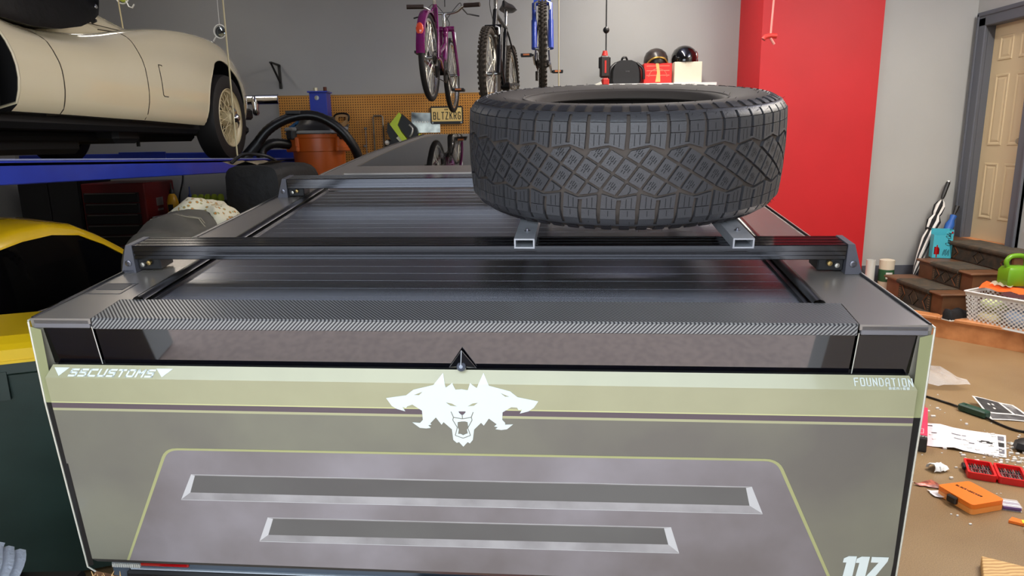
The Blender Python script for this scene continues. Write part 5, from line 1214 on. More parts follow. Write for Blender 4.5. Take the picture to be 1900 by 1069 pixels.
hose = spline([(-2.21, 6.12, 1.67), (-2.08, 6.16, 1.83), (-1.90, 6.22, 1.93), (-1.70, 6.27, 1.945), (-1.52, 6.3, 1.85), (-1.40, 6.34, 1.70), (-1.35, 6.40, 1.55), (-1.32, 6.45, 1.40)], 10)
mb = MB().tube(hose, [.042+.0025*(i % 2) for i in range(len(hose))], 14); mb.build('hose', mat('ribbed black hose', (22, 22, 23), .35), v, 60)
hose2 = spline([(-1.98, 6.40, 1.70), (-2.10, 6.28, 1.71), (-2.18, 6.22, 1.64), (-2.14, 6.2, 1.50), (-2.0, 6.2, 1.38), (-1.88, 6.24, 1.30)], 10)
MB().tube(hose2, [.042+.0025*(i % 2) for i in range(len(hose2))], 14).build('hose_loop', mat('ribbed black hose', (22, 22, 23), .35), v, 60)
MB().tube([(-2.17, 6.13, 1.72), (-2.30, 6.08, 1.57), (-2.32, 6.07, 1.55)], [.046, .046, .047], 14).build('hose_nozzle', DKP, v, 60)
MB().bx(-1.93, -1.80, 6.18, 6.26, 1.955, 1.99, bev=.008).build('hose_clip', DKP, v)
for k in (0, 1): MB(T(VX, VY, VZ) @ Matrix.Rotation(k*PI, 4, 'Z')).cyl((.16, -.14, .03), (.16, -.10, .03), .03, 12).cyl((.16, .10, .03), (.16, .14, .03), .03, 12).build('caster', BLK, v)
# tool chest
RDK = mat('dark red tool chest paint', (112, 26, 28), .35); DRW = mat('black drawer front', (26, 24, 26), .35)
tc_ = thing('tool_chest', 'dark red tool chest with black drawers below the blue lift', 'tool chest', T(-3.85, 6.95, 0))
MB().bx(-4.16, -3.54, 6.75, 7.35, .06, 1.36, bev=.01).bx(-4.16, -3.54, 6.75, 7.35, 0, .05).build('cabinet', RDK, tc_)
for k in range(10):
    z = 1.27-k*.105
    d = MB().bx(-4.13, -3.60, 6.725, 6.76, z-.095, z, bev=.004).build('drawer', DRW, tc_)
    MB().bx(-4.11, -3.62, 6.712, 6.73, z-.012, z-.003, bev=.002).build('pull', mat('drawer pull metal', (128, 122, 120), .3, .8), d)
MB().bx(-3.539, -3.535, 6.95, 7.08, 1.12, 1.20, bev=.001).bx(-3.539, -3.535, 6.96, 7.07, 1.07, 1.09).build('side_badge', mat('chrome badge', (190, 180, 176), .3, .8), tc_)
# bench with small things
bnch = thing('workbench', 'white topped workbench along the back wall below the lift', 'workbench', T(-2.9, 7.1, 0))
MB().bx(-3.5, -2.3, 6.75, 7.38, .98, 1.03, bev=.006).build('bench_top', mat('pale bench top', (190, 190, 186), .5), bnch)
for x in (-3.45, -2.36):
    for y in (6.8, 7.32): MB().bx(x-.03, x+.03, y-.03, y+.03, 0, .98).build('leg', mat('grey cart steel', (90, 92, 96), .4, .5), bnch)
t = thing('glue_bottle', 'yellow glue bottle with a dark nozzle on the workbench', 'bottle', T(-3.40, 7.0, 1.03))
MB(T(-3.40, 7.0, 1.031)).lathe([(0, 0), (.05, 0), (.055, .02), (.055, .12), (.04, .18), (.022, .205), (0, .205)], 20).build('bottle', mat('yellow bottle', (216, 162, 30), .35), t, 40)
MB(T(-3.40, 7.0, 1.03)).lathe([(.024, .205), (.022, .24), (.008, .255), (.005, .31), (0, .31)], 14).build('nozzle', BLK, t, 40); MB().bx(-3.425, -3.375, 6.943, 6.946, 1.06, 1.13).build('bottle_label', BLK, t)
t = thing('glue_bottle', 'yellow bottle with a blue nozzle on the workbench beside the floral cloth', 'bottle', T(-3.24, 7.05, 1.03))
MB(T(-3.24, 7.05, 1.031)).lathe([(0, 0), (.045, 0), (.048, .02), (.048, .10), (.03, .15), (0, .155)], 20).build('bottle', mat('yellow bottle', (216, 162, 30), .35), t, 40)
MB(T(-3.24, 7.05, 1.03)).lathe([(.02, .155), (.018, .18), (.008, .20), (.005, .27), (0, .27)], 14).build('nozzle', mat('blue nozzle', (40, 62, 130), .4), t, 40)
LG = mat('lime battery cap', (196, 220, 60), .35)
t = thing('battery_tray', 'black tray of lime-topped cells on the workbench', 'battery tray', T(-3.02, 7.0, 1.03))
MB().bx(-3.19, -2.85, 6.9, 7.1, 1.031, 1.16, bev=.006).build('tray', BLK, t)
for k in range(5): MB(T(-3.15+k*.066, 6.95, 1.16)).lathe([(0, .07), (.02, .065), (.03, .045), (.03, 0), (0, 0)], 12).build('cell_cap', LG, t, 40)
t = thing('screwdriver_rack', 'blue rack of red and black screwdrivers beside the black bag', 'tool rack', T(-2.74, 7.0, 1.03))
MB().bx(-2.80, -2.68, 6.93, 7.07, 1.031, 1.22, bev=.006).build('rack', mat('blue rack plastic', (34, 62, 130), .4), t)
for k in range(3): MB().tube([(-2.775+k*.035, 7.0, 1.22), (-2.775+k*.035, 7.0, 1.26), (-2.775+k*.035, 7.0, 1.30), (-2.775+k*.035, 7.0, 1.335)], [.006, .006, .012, .013], 8, m=0).build('screwdriver', mat('red handle' if k != 1 else 'black handle', (150, 40, 34) if k != 1 else (30, 30, 34), .4), t, 60)
solo(MB().tube(spline([(-3.44, 7.39, 1.48), (-3.45, 7.37, 1.34), (-3.49, 7.36, 1.2), (-3.51, 7.37, 1.10), (-3.51, 7.38, .9)], 6), .008, 6), 'power_lead', BLK, 'black lead looping down the wall beside the tool chest', 'cable', (-3.2, 7.3, .9), 60)
# black bag on a stack, covered motorbike
BAG = mat('black nylon bag', (17, 17, 18), .65, bump=(18, .6))
cab = thing('black_cabinet', 'black storage cabinet under the black duffel bag', 'cabinet', T(-1.62, 4.75, 0))
MB().bx(-1.90, -1.48, 4.48, 4.92, .0, 1.185, bev=.01).build('body', BLK, cab)
for z0, z1 in ((.05, .55), (.58, 1.1)): MB().bx(-1.88, -1.50, 4.465, 4.48, z0, z1, bev=.003).build('door', DKP, cab)
def blob(rings_, n=16): 
    out = []
    for (y, cx, cz, rx, rz, e) in rings_:
        r = []
        for k in range(n):
            a = 2*PI*k/n; c, s_ = math.cos(a), math.sin(a)
            r.append((cx+rx*math.copysign(abs(c)**e, c), y, cz+rz*math.copysign(abs(s_)**e, s_)))
        out.append(r)
    return out
bg_ = thing('duffel_bag', 'black nylon duffel bag with a sandy flap on the black cabinet', 'bag', T(-1.62, 4.7, 1.19))
mb = MB(T(0, 0, .05)).loft(blob([(4.42, -1.64, 1.32, .10, .14, .5), (4.45, -1.64, 1.33, .17, .185, .4), (4.6, -1.63, 1.335, .20, .19, .35), (4.9, -1.60, 1.335, .21, .19, .35), (5.1, -1.58, 1.335, .20, .185, .6), (5.16, -1.58, 1.32, .12, .14, .7)], 20)); mb.build('bag', BAG, bg_, 50)
mb = MB(T(0, 0, .05)).loft([[(x, y, 1.53+.012*math.sin(x*40)*1+(-.01 if abs(y-4.75) > .28 else .0)) for x in [-1.84+.30*k/8 for k in range(9)]] for y in (4.51, 4.58, 4.68, 4.78, 4.86)], closed=False, caps=False); mb.build('flap', mat('sandy canvas', (140, 128, 106), .8, bump=(60, .3)), bg_, 60)
MB(T(0, 0, .05)).tube(spline([(-1.80, 4.55, 1.53), (-1.74, 4.62, 1.585), (-1.63, 4.70, 1.575), (-1.58, 4.78, 1.535)], 5), .012, 6).build('strap', BLK, bg_, 60)
db_ = MB(T(-1.24, 5.38, 0)).lathe([(0, .005), (.15, .005), (.165, .4), (.175, 1.1), (.178, 1.30), (.165, 1.40), (.12, 1.47), (.06, 1.50), (0, 1.505)], 24)
solo(db_, 'ash_bin', mat('black steel bin', (24, 24, 26), .4, bump=(20, .2)), 'tall round black bin with a domed top beside the truck in front of the vacuum', 'bin', (-1.24, 5.38, 0), 40)
def fine_rings(rg, ka, kb, amp):
    cols = [spline(r, kb) for r in rg]; n = len(cols[0])
    lines = [spline([c[j] for c in cols], ka) for j in range(n)]
    out = [[lines[j][i].copy() for j in range(n)] for i in range(len(lines[0]))]
    for i, r in enumerate(out):
        for j, p in enumerate(r):
            w = amp*(math.sin(i*.9+j*.35)+.6*math.sin(j*.8-i*.5)+.5*math.sin(i*1.9+1.3*j)); p.z = max(.01, p.z+w); p.x += w*.6
    return out
CANV = mat('grey canvas', (98, 94, 84), .8, var=(4, (84, 80, 72)), bump=(16, .5))
mo = thing('canvas_cover', 'grey canvas cover with a stitched seam over a bulky load between truck and lift', 'cover', T(-1.5, 3.15, 0))
rg = []
rnd = random.Random(5)
prof_y = [(2.62, 1.18, .03), (2.66, 1.30, .11), (2.75, 1.345, .15), (2.95, 1.37, .17), (3.15, 1.40, .18), (3.4, 1.42, .18), (3.6, 1.40, .17), (3.8, 1.33, .15), (3.92, 1.15, .08)]
for y, zt, hw in prof_y:
    y = 2.88+(y-2.62)*.45
    r = []
    for x, zq in ((-1.35, 0), (-1.25, .4), (-1.1, .75), (-.95, .92), (-.62, .985), (0, 1.0), (.62, .985), (.95, .92), (1.1, .75), (1.25, .4), (1.35, 0)):
        r.append((-1.53+x*hw*(1.0)+rnd.uniform(-.008, .008), y+rnd.uniform(-.008, .008), max(.01, zq*(zt-.03)+rnd.uniform(-.008, .008))))
    rg.append(r)
rg = fine_rings(rg, 4, 4, .006)
cv = MB().loft(rg).build('canvas', CANV, mo, 60)
for k in range(2): MB().tube([(-1.53+x*.178, 3.15+k*.02, zq*1.378+.006) for x, zq in ((-.95, .92), (-.62, .985), (0, 1.0), (.62, .985), (.95, .92), (1.1, .75), (1.25, .4))], .003, 4).build('stitched_seam', mat('pale thread', (160, 152, 130), .8), cv)
FLOR = mat('floral cloth', (222, 212, 178), .8, bump=(14, .4))
nt, b_ = nodes_of(FLOR); tcn = nt.nodes.new('ShaderNodeTexCoord'); vo = nt.nodes.new('ShaderNodeTexVoronoi'); vo.inputs['Scale'].default_value = 44; nt.links.new(tcn.outputs['Object'], vo.inputs['Vector'])
cr_ = nt.nodes.new('ShaderNodeValToRGB'); cr_.color_ramp.elements[0].color = lin((206, 128, 60)); cr_.color_ramp.elements[1].color = lin((226, 218, 190)); cr_.color_ramp.elements[0].position = .18; cr_.color_ramp.elements[1].position = .42
e_ = cr_.color_ramp.elements.new(.28); e_.color = lin((150, 158, 104)); nt.links.new(vo.outputs['Distance'], cr_.inputs[0]); nt.links.new(cr_.outputs[0], b_.inputs['Base Color'])
rg = []
for y, dzz in ((3.40, -.02), (3.44, .035), (3.55, .055), (3.7, .05), (3.86, .0), (3.93, -.06), (3.98, -.2)):
    r = []; y = 3.24+(y-3.40)*.6
    for k in range(15):
        a = -1.25+2.5*k/14; r.append((-1.50+math.sin(a)*.235*(1+.05*math.cos(k*2.1)), y+.015*math.sin(k*1.7), 1.385+dzz-.26*(1-math.cos(a))*1.1+.008*math.sin(k*1.3)))
    rg.append(r)
rg = fine_rings(rg, 4, 3, .005); mb = MB().loft(rg, closed=False, caps=False); solo(mb, 'floral_cloth', FLOR, 'cream floral cloth draped over the far end of the grey canvas cover', 'cloth', (-1.49, 3.4, 1.4), 60)
lc_ = thing('locker', 'black steel locker left of the dark red tool chest', 'locker', T(-4.50, 7.0, 0))
MB().bx(-4.80, -4.20, 6.8, 7.36, 0, 1.40, bev=.008).build('body', BLK, lc_)
for x0, x1 in ((-4.79, -4.505), (-4.495, -4.21)):
    d = MB().bx(x0, x1, 6.783, 6.80, .04, 1.38, bev=.003).build('door', DKP, lc_)
    MB().bx(x1-.05 if x0 < -4.6 else x0+.035, x1-.035 if x0 < -4.6 else x0+.05, 6.77, 6.785, .75, .87, bev=.003).build('handle', mat('drawer pull metal', (128, 122, 120), .3, .8), d)
# ------------------------------------------------------------------ carpeted steps up to the door
CARP = mat('worn dark carpet', (60, 58, 50), .95, var=(16, (84, 72, 56), 6), bump=(180, .5))
STW = mat('brown step wood', (112, 76, 50), .45, var=(8, (94, 64, 42)), bump=(30, .1))
CLINE = mat('tan carpet pattern', (140, 112, 78), .9); CBLK = mat('black carpet pattern', (22, 22, 22), .9); CORN = mat('rust carpet pattern', (150, 92, 54), .9)
stp = thing('door_steps', 'three wooden steps with a dark patterned carpet runner up to the beige door', 'steps', T(4.0, 6.0, .16))
levels = [(3.65, .365, 5.60, 6.50), (3.90, .535, 5.62, 6.42), (4.18, .70, 5.55, 6.74)]
z0 = .161
for i, (x, z, ya, yb) in enumerate(levels):
    x2 = levels[i+1][0]+.02 if i < 2 else 4.468
    s = MB().bx(x+.03, 4.468, ya+.02, yb-.02, z0, z-.022).bx(x, x2+(.02 if i < 2 else 0), ya, yb, z-.022, z, bev=.008).build('step', STW, stp)
    c0, c1 = ya+.17, yb-.24
    if i == 2: c0, c1 = ya+.05, yb-.36
    zb = z0 if i == 0 else levels[i-1][1]+.009
    # carpet: tread, rolled nosing, riser
    pr = [(x2, z+.004), (x+.02, z+.009), (x-.006, z+.004), (x-.012, z-.012), (x-.004, z-.03), (x+.022, z-.034), (x+.022, zb)]
    rr = [[(p[0], y, p[1]) for p in pr]+[(pr[-1][0]+.006, y, zb), (x+.028, y, z-.026), (x2, y, z+.001)] for y in (c0, c1)]
    cp = MB().loft(rr).build('carpet', CARP, s, 50)
    xf = x+.0205; zm = (zb+z-.034)/2; hh = (z-.034-zb)/2*.86; ym = (c0+c1)/2
    d = MB()
    def diamond(yc_, w, m, t_=.007):
        P_ = [(xf, yc_-w, zm), (xf, yc_, zm+hh), (xf, yc_+w, zm), (xf, yc_, zm-hh)]; d.tube(P_, t_/2, 4, m, closed=True)
    diamond(ym, .075, 1); diamond(ym, .05, 0, .004)
    for e, sg in ((c0, 1), (c1, -1)):
        d.tube([(xf, e+sg*.05, zm-hh), (xf, e+sg*.11, zm), (xf, e+sg*.05, zm+hh)], .004, 4, 2); d.tube([(xf, e+sg*.05, zm-hh*.6), (xf, e+sg*.085, zm), (xf, e+sg*.05, zm+hh*.6)], .003, 4, 1)
        for k in range(7): d.box((xf, e+sg*.022, zm-hh+2*hh*(k+.5)/7), (.002, .02, .006), 0)
    o = d.build('carpet_pattern', [CLINE, CBLK, CORN], stp); o['kind'] = 'stuff'
MB().bx(3.30, 3.66, 5.72, 6.30, .172, .180, bev=.003).build('carpet_tail', CARP, stp)
# ------------------------------------------------------------------ umbrellas, drink carton, rolls
WHT = mat('white nylon', (226, 224, 218), .55); BKN = mat('black nylon', (20, 21, 25), .7)
a, b = Vector((3.93, 6.50, .30)), Vector((4.33, 6.73, 1.235))
um = thing('golf_umbrella', 'black and white striped golf umbrella leaning in the corner by the steps', 'umbrella', T(a.x, a.y, .182))
dv = (b-a); L = dv.length
foot = a-dv*(.118/dv.z)
ax = dv.normalized(); sx = ax.cross(Vector((0, 1, 0))).normalized(); sy = ax.cross(sx)
MB().tube([foot, a, a+dv*.05], [.004, .006, .008], 8).build('ferrule', BLK, um, 60)
MB().tube([a, b], .006, 8).build('shaft', mat('black shaft', (24, 24, 26), .4), um, 60)
MB().tube([a+dv*.83, a+dv*.86, a+dv*.98, b], [.014, .018, .02, .017], 12).build('grip', BLK, um, 60)
MB().tube([a+dv*.985, a+dv*1.005], .018, 12).build('grip_cap', mat('silver plastic', (190, 190, 186), .3, .5), um, 60)
prof = [(.03, .008), (.10, .022), (.25, .038), (.42, .05), (.50, .036), (.53, .05), (.60, .062), (.655, .035), (.68, .045), (.75, .052), (.79, .035), (.81, .016)]
n = 16; fold = MB(); 
rings = []
for t_, r in prof:
    rings.append([a+dv*t_+(sx*math.cos(2*PI*k/n+t_*2.2)+sy*math.sin(2*PI*k/n+t_*2.2))*r*(1.0 if k % 2 else .80) for k in range(n)])
vs = [p for r in rings for p in r]
fold.v = [Vector(p) for p in vs]
for i in range(len(rings)-1):
    for k in range(n):
        k2 = (k+1) % n; fold.f.append([i*n+k, i*n+k2, (i+1)*n+k2, (i+1)*n+k]); fold.m.append(1 if (k//2) % 2 else 0)
fold.build('folded_canopy', [WHT, BKN], um)
MB().tube([a+dv*.515+(sx*math.cos(q)+sy*math.sin(q))*.042 for q in [2*PI*k/14 for k in range(14)]], .008, 5, closed=True).build('closing_strap', BKN, um)
a, b = Vector((4.17, 6.52, .548)), Vector((4.40, 6.66, 1.0))
ub = thing('blue_umbrella', 'smaller blue folded umbrella behind the drink carton', 'umbrella', T(a.x, a.y, .54))
dv = b-a
MB().tube([a, a+dv*.05], [.005, .01], 8).build('ferrule', BLK, ub); MB().tube([a+dv*.04, a+dv*.3, a+dv*.62, a+dv*.72, a+dv*.80], [.012, .035, .042, .024, .032], 10).build('folded_canopy', mat('blue nylon', (34, 92, 172), .5), ub, 50); MB().tube([a+dv*.8, b], [.012, .022], 8).build('grip', BLK, ub, 60)
# carton of cola cans on its end, opened at the top
COKE = mat('aqua carton', (72, 178, 196), .4)
X = T(4.04, 6.40, .538, rz=-.30)
ck = thing('drink_carton', 'aqua blue cola carton torn open at the top, standing on the second step', 'carton', X)
mb = MB(X); wv = .16; hv = .27; dp = .11
front = [(0, 0), (wv, 0), (wv, hv), (wv*.62, hv*.96), (wv*.58, hv*.82), (wv*.18, hv*.80), (0, hv*.82)]
hole = [(.012, .035), (.058, .035), (.058, .085), (.048, .105), (.012, .108)][::-1]
mb.prism(front, .004, holes=[hole], M=Matrix.Translation((0, .004, 0)) @ Matrix.Rotation(PI/2, 4, 'X'))
mb.bx(0, .003, .004, dp, 0, hv*.82).bx(wv-.003, wv, .004, dp, 0, hv).bx(0, wv, dp-.003, dp, 0, hv).bx(0, wv, 0, dp, 0, .003)
co_ = mb.build('carton', COKE, ck)
MB(X).bx(.003, .15, .05, .055, .01, hv*.78).build('carton_inside', mat('kraft brown', (120, 78, 44), .8), ck)
MB(X).cyl((.035, .03, .006), (.035, .03, .125), .031, 16).build('red_can', mat('red can', (196, 30, 34), .2, .5), ck, 40)
mb = MB(X @ Matrix.Translation((.150, -.0006, .115)) @ Matrix.Rotation(PI/2, 4, 'X') @ Matrix.Rotation(PI/2, 4, 'Z') @ Matrix.Translation((0, .008, 0)))
x = 0
for ch in ('C', 'o', 'c', 'a', '-', 'C', 'o', 'l', 'a'):
    g_ = 'Q' if ch == 'C' else ch; w_ = .020 if ch == 'C' else .0125; h_ = .038 if ch == 'C' else (.036 if ch == 'l' else .034)
    write(mb, g_, w_, h_, .0042, M=Matrix.Translation((x, 0, 0)), shear=.25, gap=0); x += w_*(1.0 if ch == 'C' else .95)
mb.build('script_lettering', mat('dark lettering', (24, 26, 34), .5), ck)
mb = MB(X @ Matrix.Translation((0, -.0006, 0)) @ Matrix.Rotation(PI/2, 4, 'X'))
for k in range(5): mb.tube([(.085+.012*k, .025+.01*(k % 2), .0005), (.09+.011*k, .06+.012*(k % 3), .0005), (.10+.009*k, .085-.01*(k % 2), .0005)], .0022, 4)
mb.build('printed_scribble', mat('dark lettering', (24, 26, 34), .5), ck); MB(X).bx(.143, .157, -.001, .002, .235, .255).build('red_patch', mat('red can', (196, 30, 34)), ck)
t = thing('plastic_pipe', 'plain white plastic pipe standing by the red pillar', 'pipe', T(3.58, 6.62, .16))
MB(T(3.58, 6.62, .161)).lathe([(.042, 0), (.042, .33), (.037, .33), (.037, .0)], 20, closed=True).build('pipe', mat('white plastic pipe', (206, 210, 204), .4), t, 40)
t = thing('plastic_roll', 'white roll with a green label band beside the plastic pipe', 'roll', T(3.73, 6.60, .16))
MB(T(3.73, 6.60, .161)).lathe([(0, 0), (.066, 0), (.068, .01), (.068, .33), (.05, .335), (.02, .325), (0, .325)], 24).build('roll', mat('cream wrapped roll', (216, 206, 184), .5), t, 40)
MB(T(3.73, 6.60, .16)).lathe([(.0685, .12), (.0695, .125), (.0695, .235), (.0685, .24)], 24).build('label_band', mat('green label', (40, 84, 52), .45), t, 40)
MB(T(3.73, 6.60, .16)).lathe([(.0705, .15), (.0705, .215)], 6, ang=.9, M=Matrix.Rotation(-2.1, 4, 'Z')).build('barcode_patch', WHT, t)
# ------------------------------------------------------------------ sneaker, basket, watering can
def sneaker(X):
    t = thing('sneaker', 'black sneaker with a white sole on the landing beside the basket', 'shoe', X)
    out = [(-.13, .0, .038), (-.11, .0, .044), (-.04, .004, .040), (.04, .006, .046), (.09, .006, .047), (.125, .004, .038), (.145, .0, .018)]
    def ring(y, cx_, w, z): return (y, cx_, w, z)
    sole = []
    for z, s_ in ((.002, .94), (.008, 1.0), (.016, 1.0), (.022, .95)):
        r = [(cx+w*s_, y*s_, z+(.006 if y > .12 else 0)) for y, cx, w in out]+[(cx-w*s_, y*s_, z+(.006 if y > .12 else 0)) for y, cx, w in out[::-1]]
        sole.append(r)
    MB(X).loft(sole).build('sole', WHT, t, 40)
    up = []
    for y, w, zt in ((-.128, .030, .085), (-.115, .040, .105), (-.08, .041, .092), (-.04, .040, .085), (.0, .042, .098), (.03, .044, .088), (.07, .046, .076), (.11, .042, .064), (.138, .030, .050)):
        w *= 1.08; y *= 1.02; up.append([(-w, y, .016), (-w*1.02, y, .016+(zt-.016)*.5), (-w*.6, y, .016+(zt-.016)*.95), (0, y, zt), (w*.6, y, .016+(zt-.016)*.95), (w*1.02, y, .016+(zt-.016)*.5), (w, y, .016)])
    MB(X).loft(up).build('upper', mat('black knit', (20, 22, 26), .8, bump=(120, .3)), t, 50)
    lc = MB(X)
    for k in range(4): lc.tube([(-.022, .0+.02*k, .094-.008*k), (0, .006+.02*k, .101-.009*k), (.022, .0+.02*k, .094-.008*k)], .003, 5)
    lc.build('laces', mat('dark lace', (36, 40, 48), .8), t)
sneaker(T(3.765, 5.535, .161, rz=-1.25, s=1.0))
# perforated white basket
X = T(4.018, 5.298, .162, rz=-1.095)
bk = thing('laundry_basket', 'white perforated plastic basket of coloured laundry on the landing edge', 'basket', X)
WPL = mat('white basket plastic', (224, 226, 226), .4)
bw, bd, bh = .53, .32, .262
def side(p0, p1, flare):
    """perforated wall panel from p0 to p1 (bottom corners), leaning outwards"""
    d = Vector((p1[0]-p0[0], p1[1]-p0[1], 0)); Ls = d.length; d /= Ls; nrm = Vector((d.y, -d.x, 0))
    mb = MB(X); nx, nz = int(Ls/.0165), 13
    def P(u, v, e=0): return Vector((p0[0], p0[1], 0))+d*(u+(u-Ls/2)/Ls*2*flare*v/bh)+nrm*(flare*v/bh+e)+Vector((0, 0, v))
    cw, chh = Ls/nx, (bh-.05)/nz
    for i in range(nx):
        for j in range(nz):
            u0, v0 = i*cw, .02+j*chh; sh = 0
            r = .33 if (i+j) % 2 == 0 else 0
            q = [P(u0, v0), P(u0+cw, v0), P(u0+cw, v0+chh), P(u0, v0+chh)]
            if r == 0: mb.add(q, [(0, 1, 2, 3)]); continue
            c = (u0+cw/2, v0+chh/2); h = [P(c[0]+a_*cw*.52, c[1]+b_*chh*.52) for a_, b_ in ((0, -1), (1, 0), (0, 1), (-1, 0))]
            h = [P(c[0]+a_*cw*.46, c[1]+b_*chh*.46) for a_, b_ in ((-1, -1), (1, -1), (1, 1), (-1, 1))]
            mb.add(q+h, [(0, 1, 5, 4), (1, 2, 6, 5), (2, 3, 7, 6), (3, 0, 4, 7)])
    for v0, v1 in ((0, .02), (bh-.03, bh)): mb.add([P(0, v0), P(Ls, v0), P(Ls, v1), P(0, v1)], [(0, 1, 2, 3)])
    mb.build('basket_side', WPL, bk)
    return [P(0, bh, .004), P(Ls, bh, .004)]
cs = [(-bw/2+.03, -bd/2+.03), (bw/2-.03, -bd/2+.03), (bw/2-.03, bd/2-.03), (-bw/2+.03, bd/2-.03)]
rim = []
for i in range(4): rim += side(cs[i], cs[(i+1) % 4], .03)
MB(X).tube(rim, .008, 8, closed=True).build('basket_rim', WPL, bk, 60)
MB(X).bx(-bw/2+.03, bw/2-.03, -bd/2+.03, bd/2-.03, 0, .004).tube([Vector((c[0], c[1], .006)) for c in cs], .006, 6, closed=True).build('basket_base', WPL, bk, 60)
def heap(nm, c, r, col, label, seed, cat='laundry'):
    rr = random.Random(seed); mb = MB(); k = 9
    prof = [(max(1e-4, math.sin(PI*i/k)), -math.cos(PI*i/k)) for i in range(k+1)]
    for i, (a_, z_) in enumerate(prof): pass
    mb.lathe(prof, 18); vs = []
    for p in mb.v:
        a_ = math.atan2(p.y, p.x); w_ = 1+.10*math.sin(3*a_+seed)+.07*math.sin(7*a_+p.z*5+seed*2)+.05*math.sin(p.z*11+seed)
        vs.append(X @ Vector((c[0]+p.x*r[0]*w_, c[1]+p.y*r[1]*w_, c[2]+p.z*r[2]*w_)))
    mb.v = vs
    return solo(mb, nm, col, label, cat, X @ Vector((c[0], c[1], c[2]-r[2])), 60)
heap('pale_blue_towel', (.09, -.02, .085), (.115, .085, .075), mat('pale blue towel', (168, 192, 224), .9, bump=(90, .5)), 'pale blue towel low in the right of the basket', 1, 'towel')
heap('pale_green_cloth', (-.10, -.02, .165), (.10, .085, .05), mat('pale green cloth', (200, 212, 158), .9, bump=(60, .4)), 'pale green cloth high in the left of the basket', 2, 'cloth')
heap('cream_cloth', (-.115, -.03, .055), (.085, .075, .05), mat('cream cloth', (226, 216, 168), .9, bump=(60, .4)), 'cream cloth at the bottom left of the basket', 3, 'cloth')
heap('white_shirt', (.08, -.01, .20), (.105, .085, .045), mat('white cotton', (220, 220, 222), .9, bump=(60, .4)), 'white shirt on top at the right of the basket', 4, 'shirt')
def sheet(nm, pts, col, label, cat, base):
    mb = MB().loft(pts, closed=False, caps=False); return solo(mb, nm, col, label, cat, base, 60)
pts = [[X @ Vector((-.23+.48*k/10, y, z+.010*math.sin(k*1.7+y*20)-.10*(k > 9)*0)) for k in range(11)] for y, z in ((-.04, .285), (.01, .312), (.07, .318), (.12, .30), (.155, .268))]
sheet('orange_jersey', pts, mat('bright orange cloth', (250, 100, 28), .8, bump=(40, .4)), 'bright orange jersey draped over the back of the basket', 'clothing', X @ Vector((0, .1, .27)))
pts = [[X @ Vector((-.02+.30*k/8, y, z+.006*math.sin(k*2))) for k in range(9)] for y, z in ((-.13, .268), (-.09, .280), (-.045, .286))]
sheet('maroon_cloth', pts, mat('dark maroon cloth', (74, 34, 40), .85), 'dark maroon cloth under the orange jersey', 'cloth', X @ Vector((.1, -.1, .27)))
pts = [[X @ Vector((-.16+.16*k/8, y, z+.008*math.sin(k*2.3))) for k in range(9)] for y, z in ((-.02, .325), (.02, .345), (.06, .335))]
sheet('plastic_bag', pts, mat('clear crinkled plastic', (214, 204, 180), .15, spec=.8, alpha=.6), 'crumpled clear plastic bag on the orange jersey', 'plastic bag', X @ Vector((0, .15, .34)))
GRC = mat('lime green can plastic', (104, 158, 26), .35)
wx, wy, wz = 4.085, 5.375, .490
t = thing('watering_can', 'lime green plastic watering can on the laundry at the back of the basket', 'watering can', T(wx, wy, wz))
MB().loft([[(wx+x_*w_, wy+y_*w_*.75, z) for x_, y_ in ((-1, -.8), (-.8, -1), (.8, -1), (1, -.8), (1, .8), (.8, 1), (-.8, 1), (-1, .8))] for z, w_ in ((wz, .092), (wz+.02, .10), (wz+.12, .10), (wz+.145, .085), (wz+.155, .05))]).build('can_body', GRC, t, 40)
MB().tube(spline([(wx-.07, wy, wz+.14), (wx-.085, wy, wz+.19), (wx-.05, wy, wz+.23), (wx+.03, wy, wz+.235), (wx+.07, wy, wz+.21), (wx+.075, wy, wz+.14)], 5), .019, 10).build('handle', GRC, t, 60)
MB().tube([(wx+.07, wy+.02, wz+.05), (wx+.17, wy+.05, wz+.16)], [.025, .012], 10).build('spout', GRC, t, 60)
# ------------------------------------------------------------------ litter on the floor at the right
def crinkle(n1, n2, f, seed, amp):
    rr = random.Random(seed); return [[f(i/n1, j/n2)+Vector((rr.uniform(-amp, amp), rr.uniform(-amp, amp), rr.uniform(0, amp*1.6))) for j in range(n2+1)] for i in range(n1+1)]
BUB = mat('clear bubble wrap', (226, 226, 226), .12, spec=1., alpha=.42, bump=(120, .6), coat=.5)
pts = crinkle(9, 7, lambda u, v: Vector((2.66+.44*u-.10*v*u, 4.36+.40*v-.05*u, .012+.13*math.sin(PI*v)**.7*(1-u*.75))), 3, .026)
sheet('bubble_wrap', pts, BUB, 'crumpled clear bubble wrap on the floor beside the truck', 'bubble wrap', (2.8, 4.5, 0))
cd = thing('extension_cord', 'black extension cord with a green end box on the floor', 'cord', T(2.85, 3.95, 0))
MB().tube(spline([(2.35, 4.62, .008), (2.55, 4.42, .008), (2.70, 4.24, .008), (2.78, 4.10, .008), (2.815, 4.0, .012)], 6), .007, 6).build('cord', BLK, cd, 60)
MB().tube(spline([(2.86, 3.84, .012), (2.875, 3.76, .008), (2.91, 3.66, .008), (2.98, 3.63, .008), (3.06, 3.66, .008), (3.2, 3.75, .008)], 6), .007, 6).build('cord', BLK, cd, 60)
XO = T(2.84, 3.92, .002, rz=-1.15)
MB(XO).bx(-.085, .085, -.028, .028, 0, .045, bev=.008).build('outlet_box', mat('dark green plastic', (26, 66, 52), .4), cd)
mb = MB(XO)
for k in (-1, 1): mb.bx(-.052+k*.01, -.048+k*.01, -.0285, -.0275, .018, .028).box((-.05, 0, .0455), (.006, .012, .001))
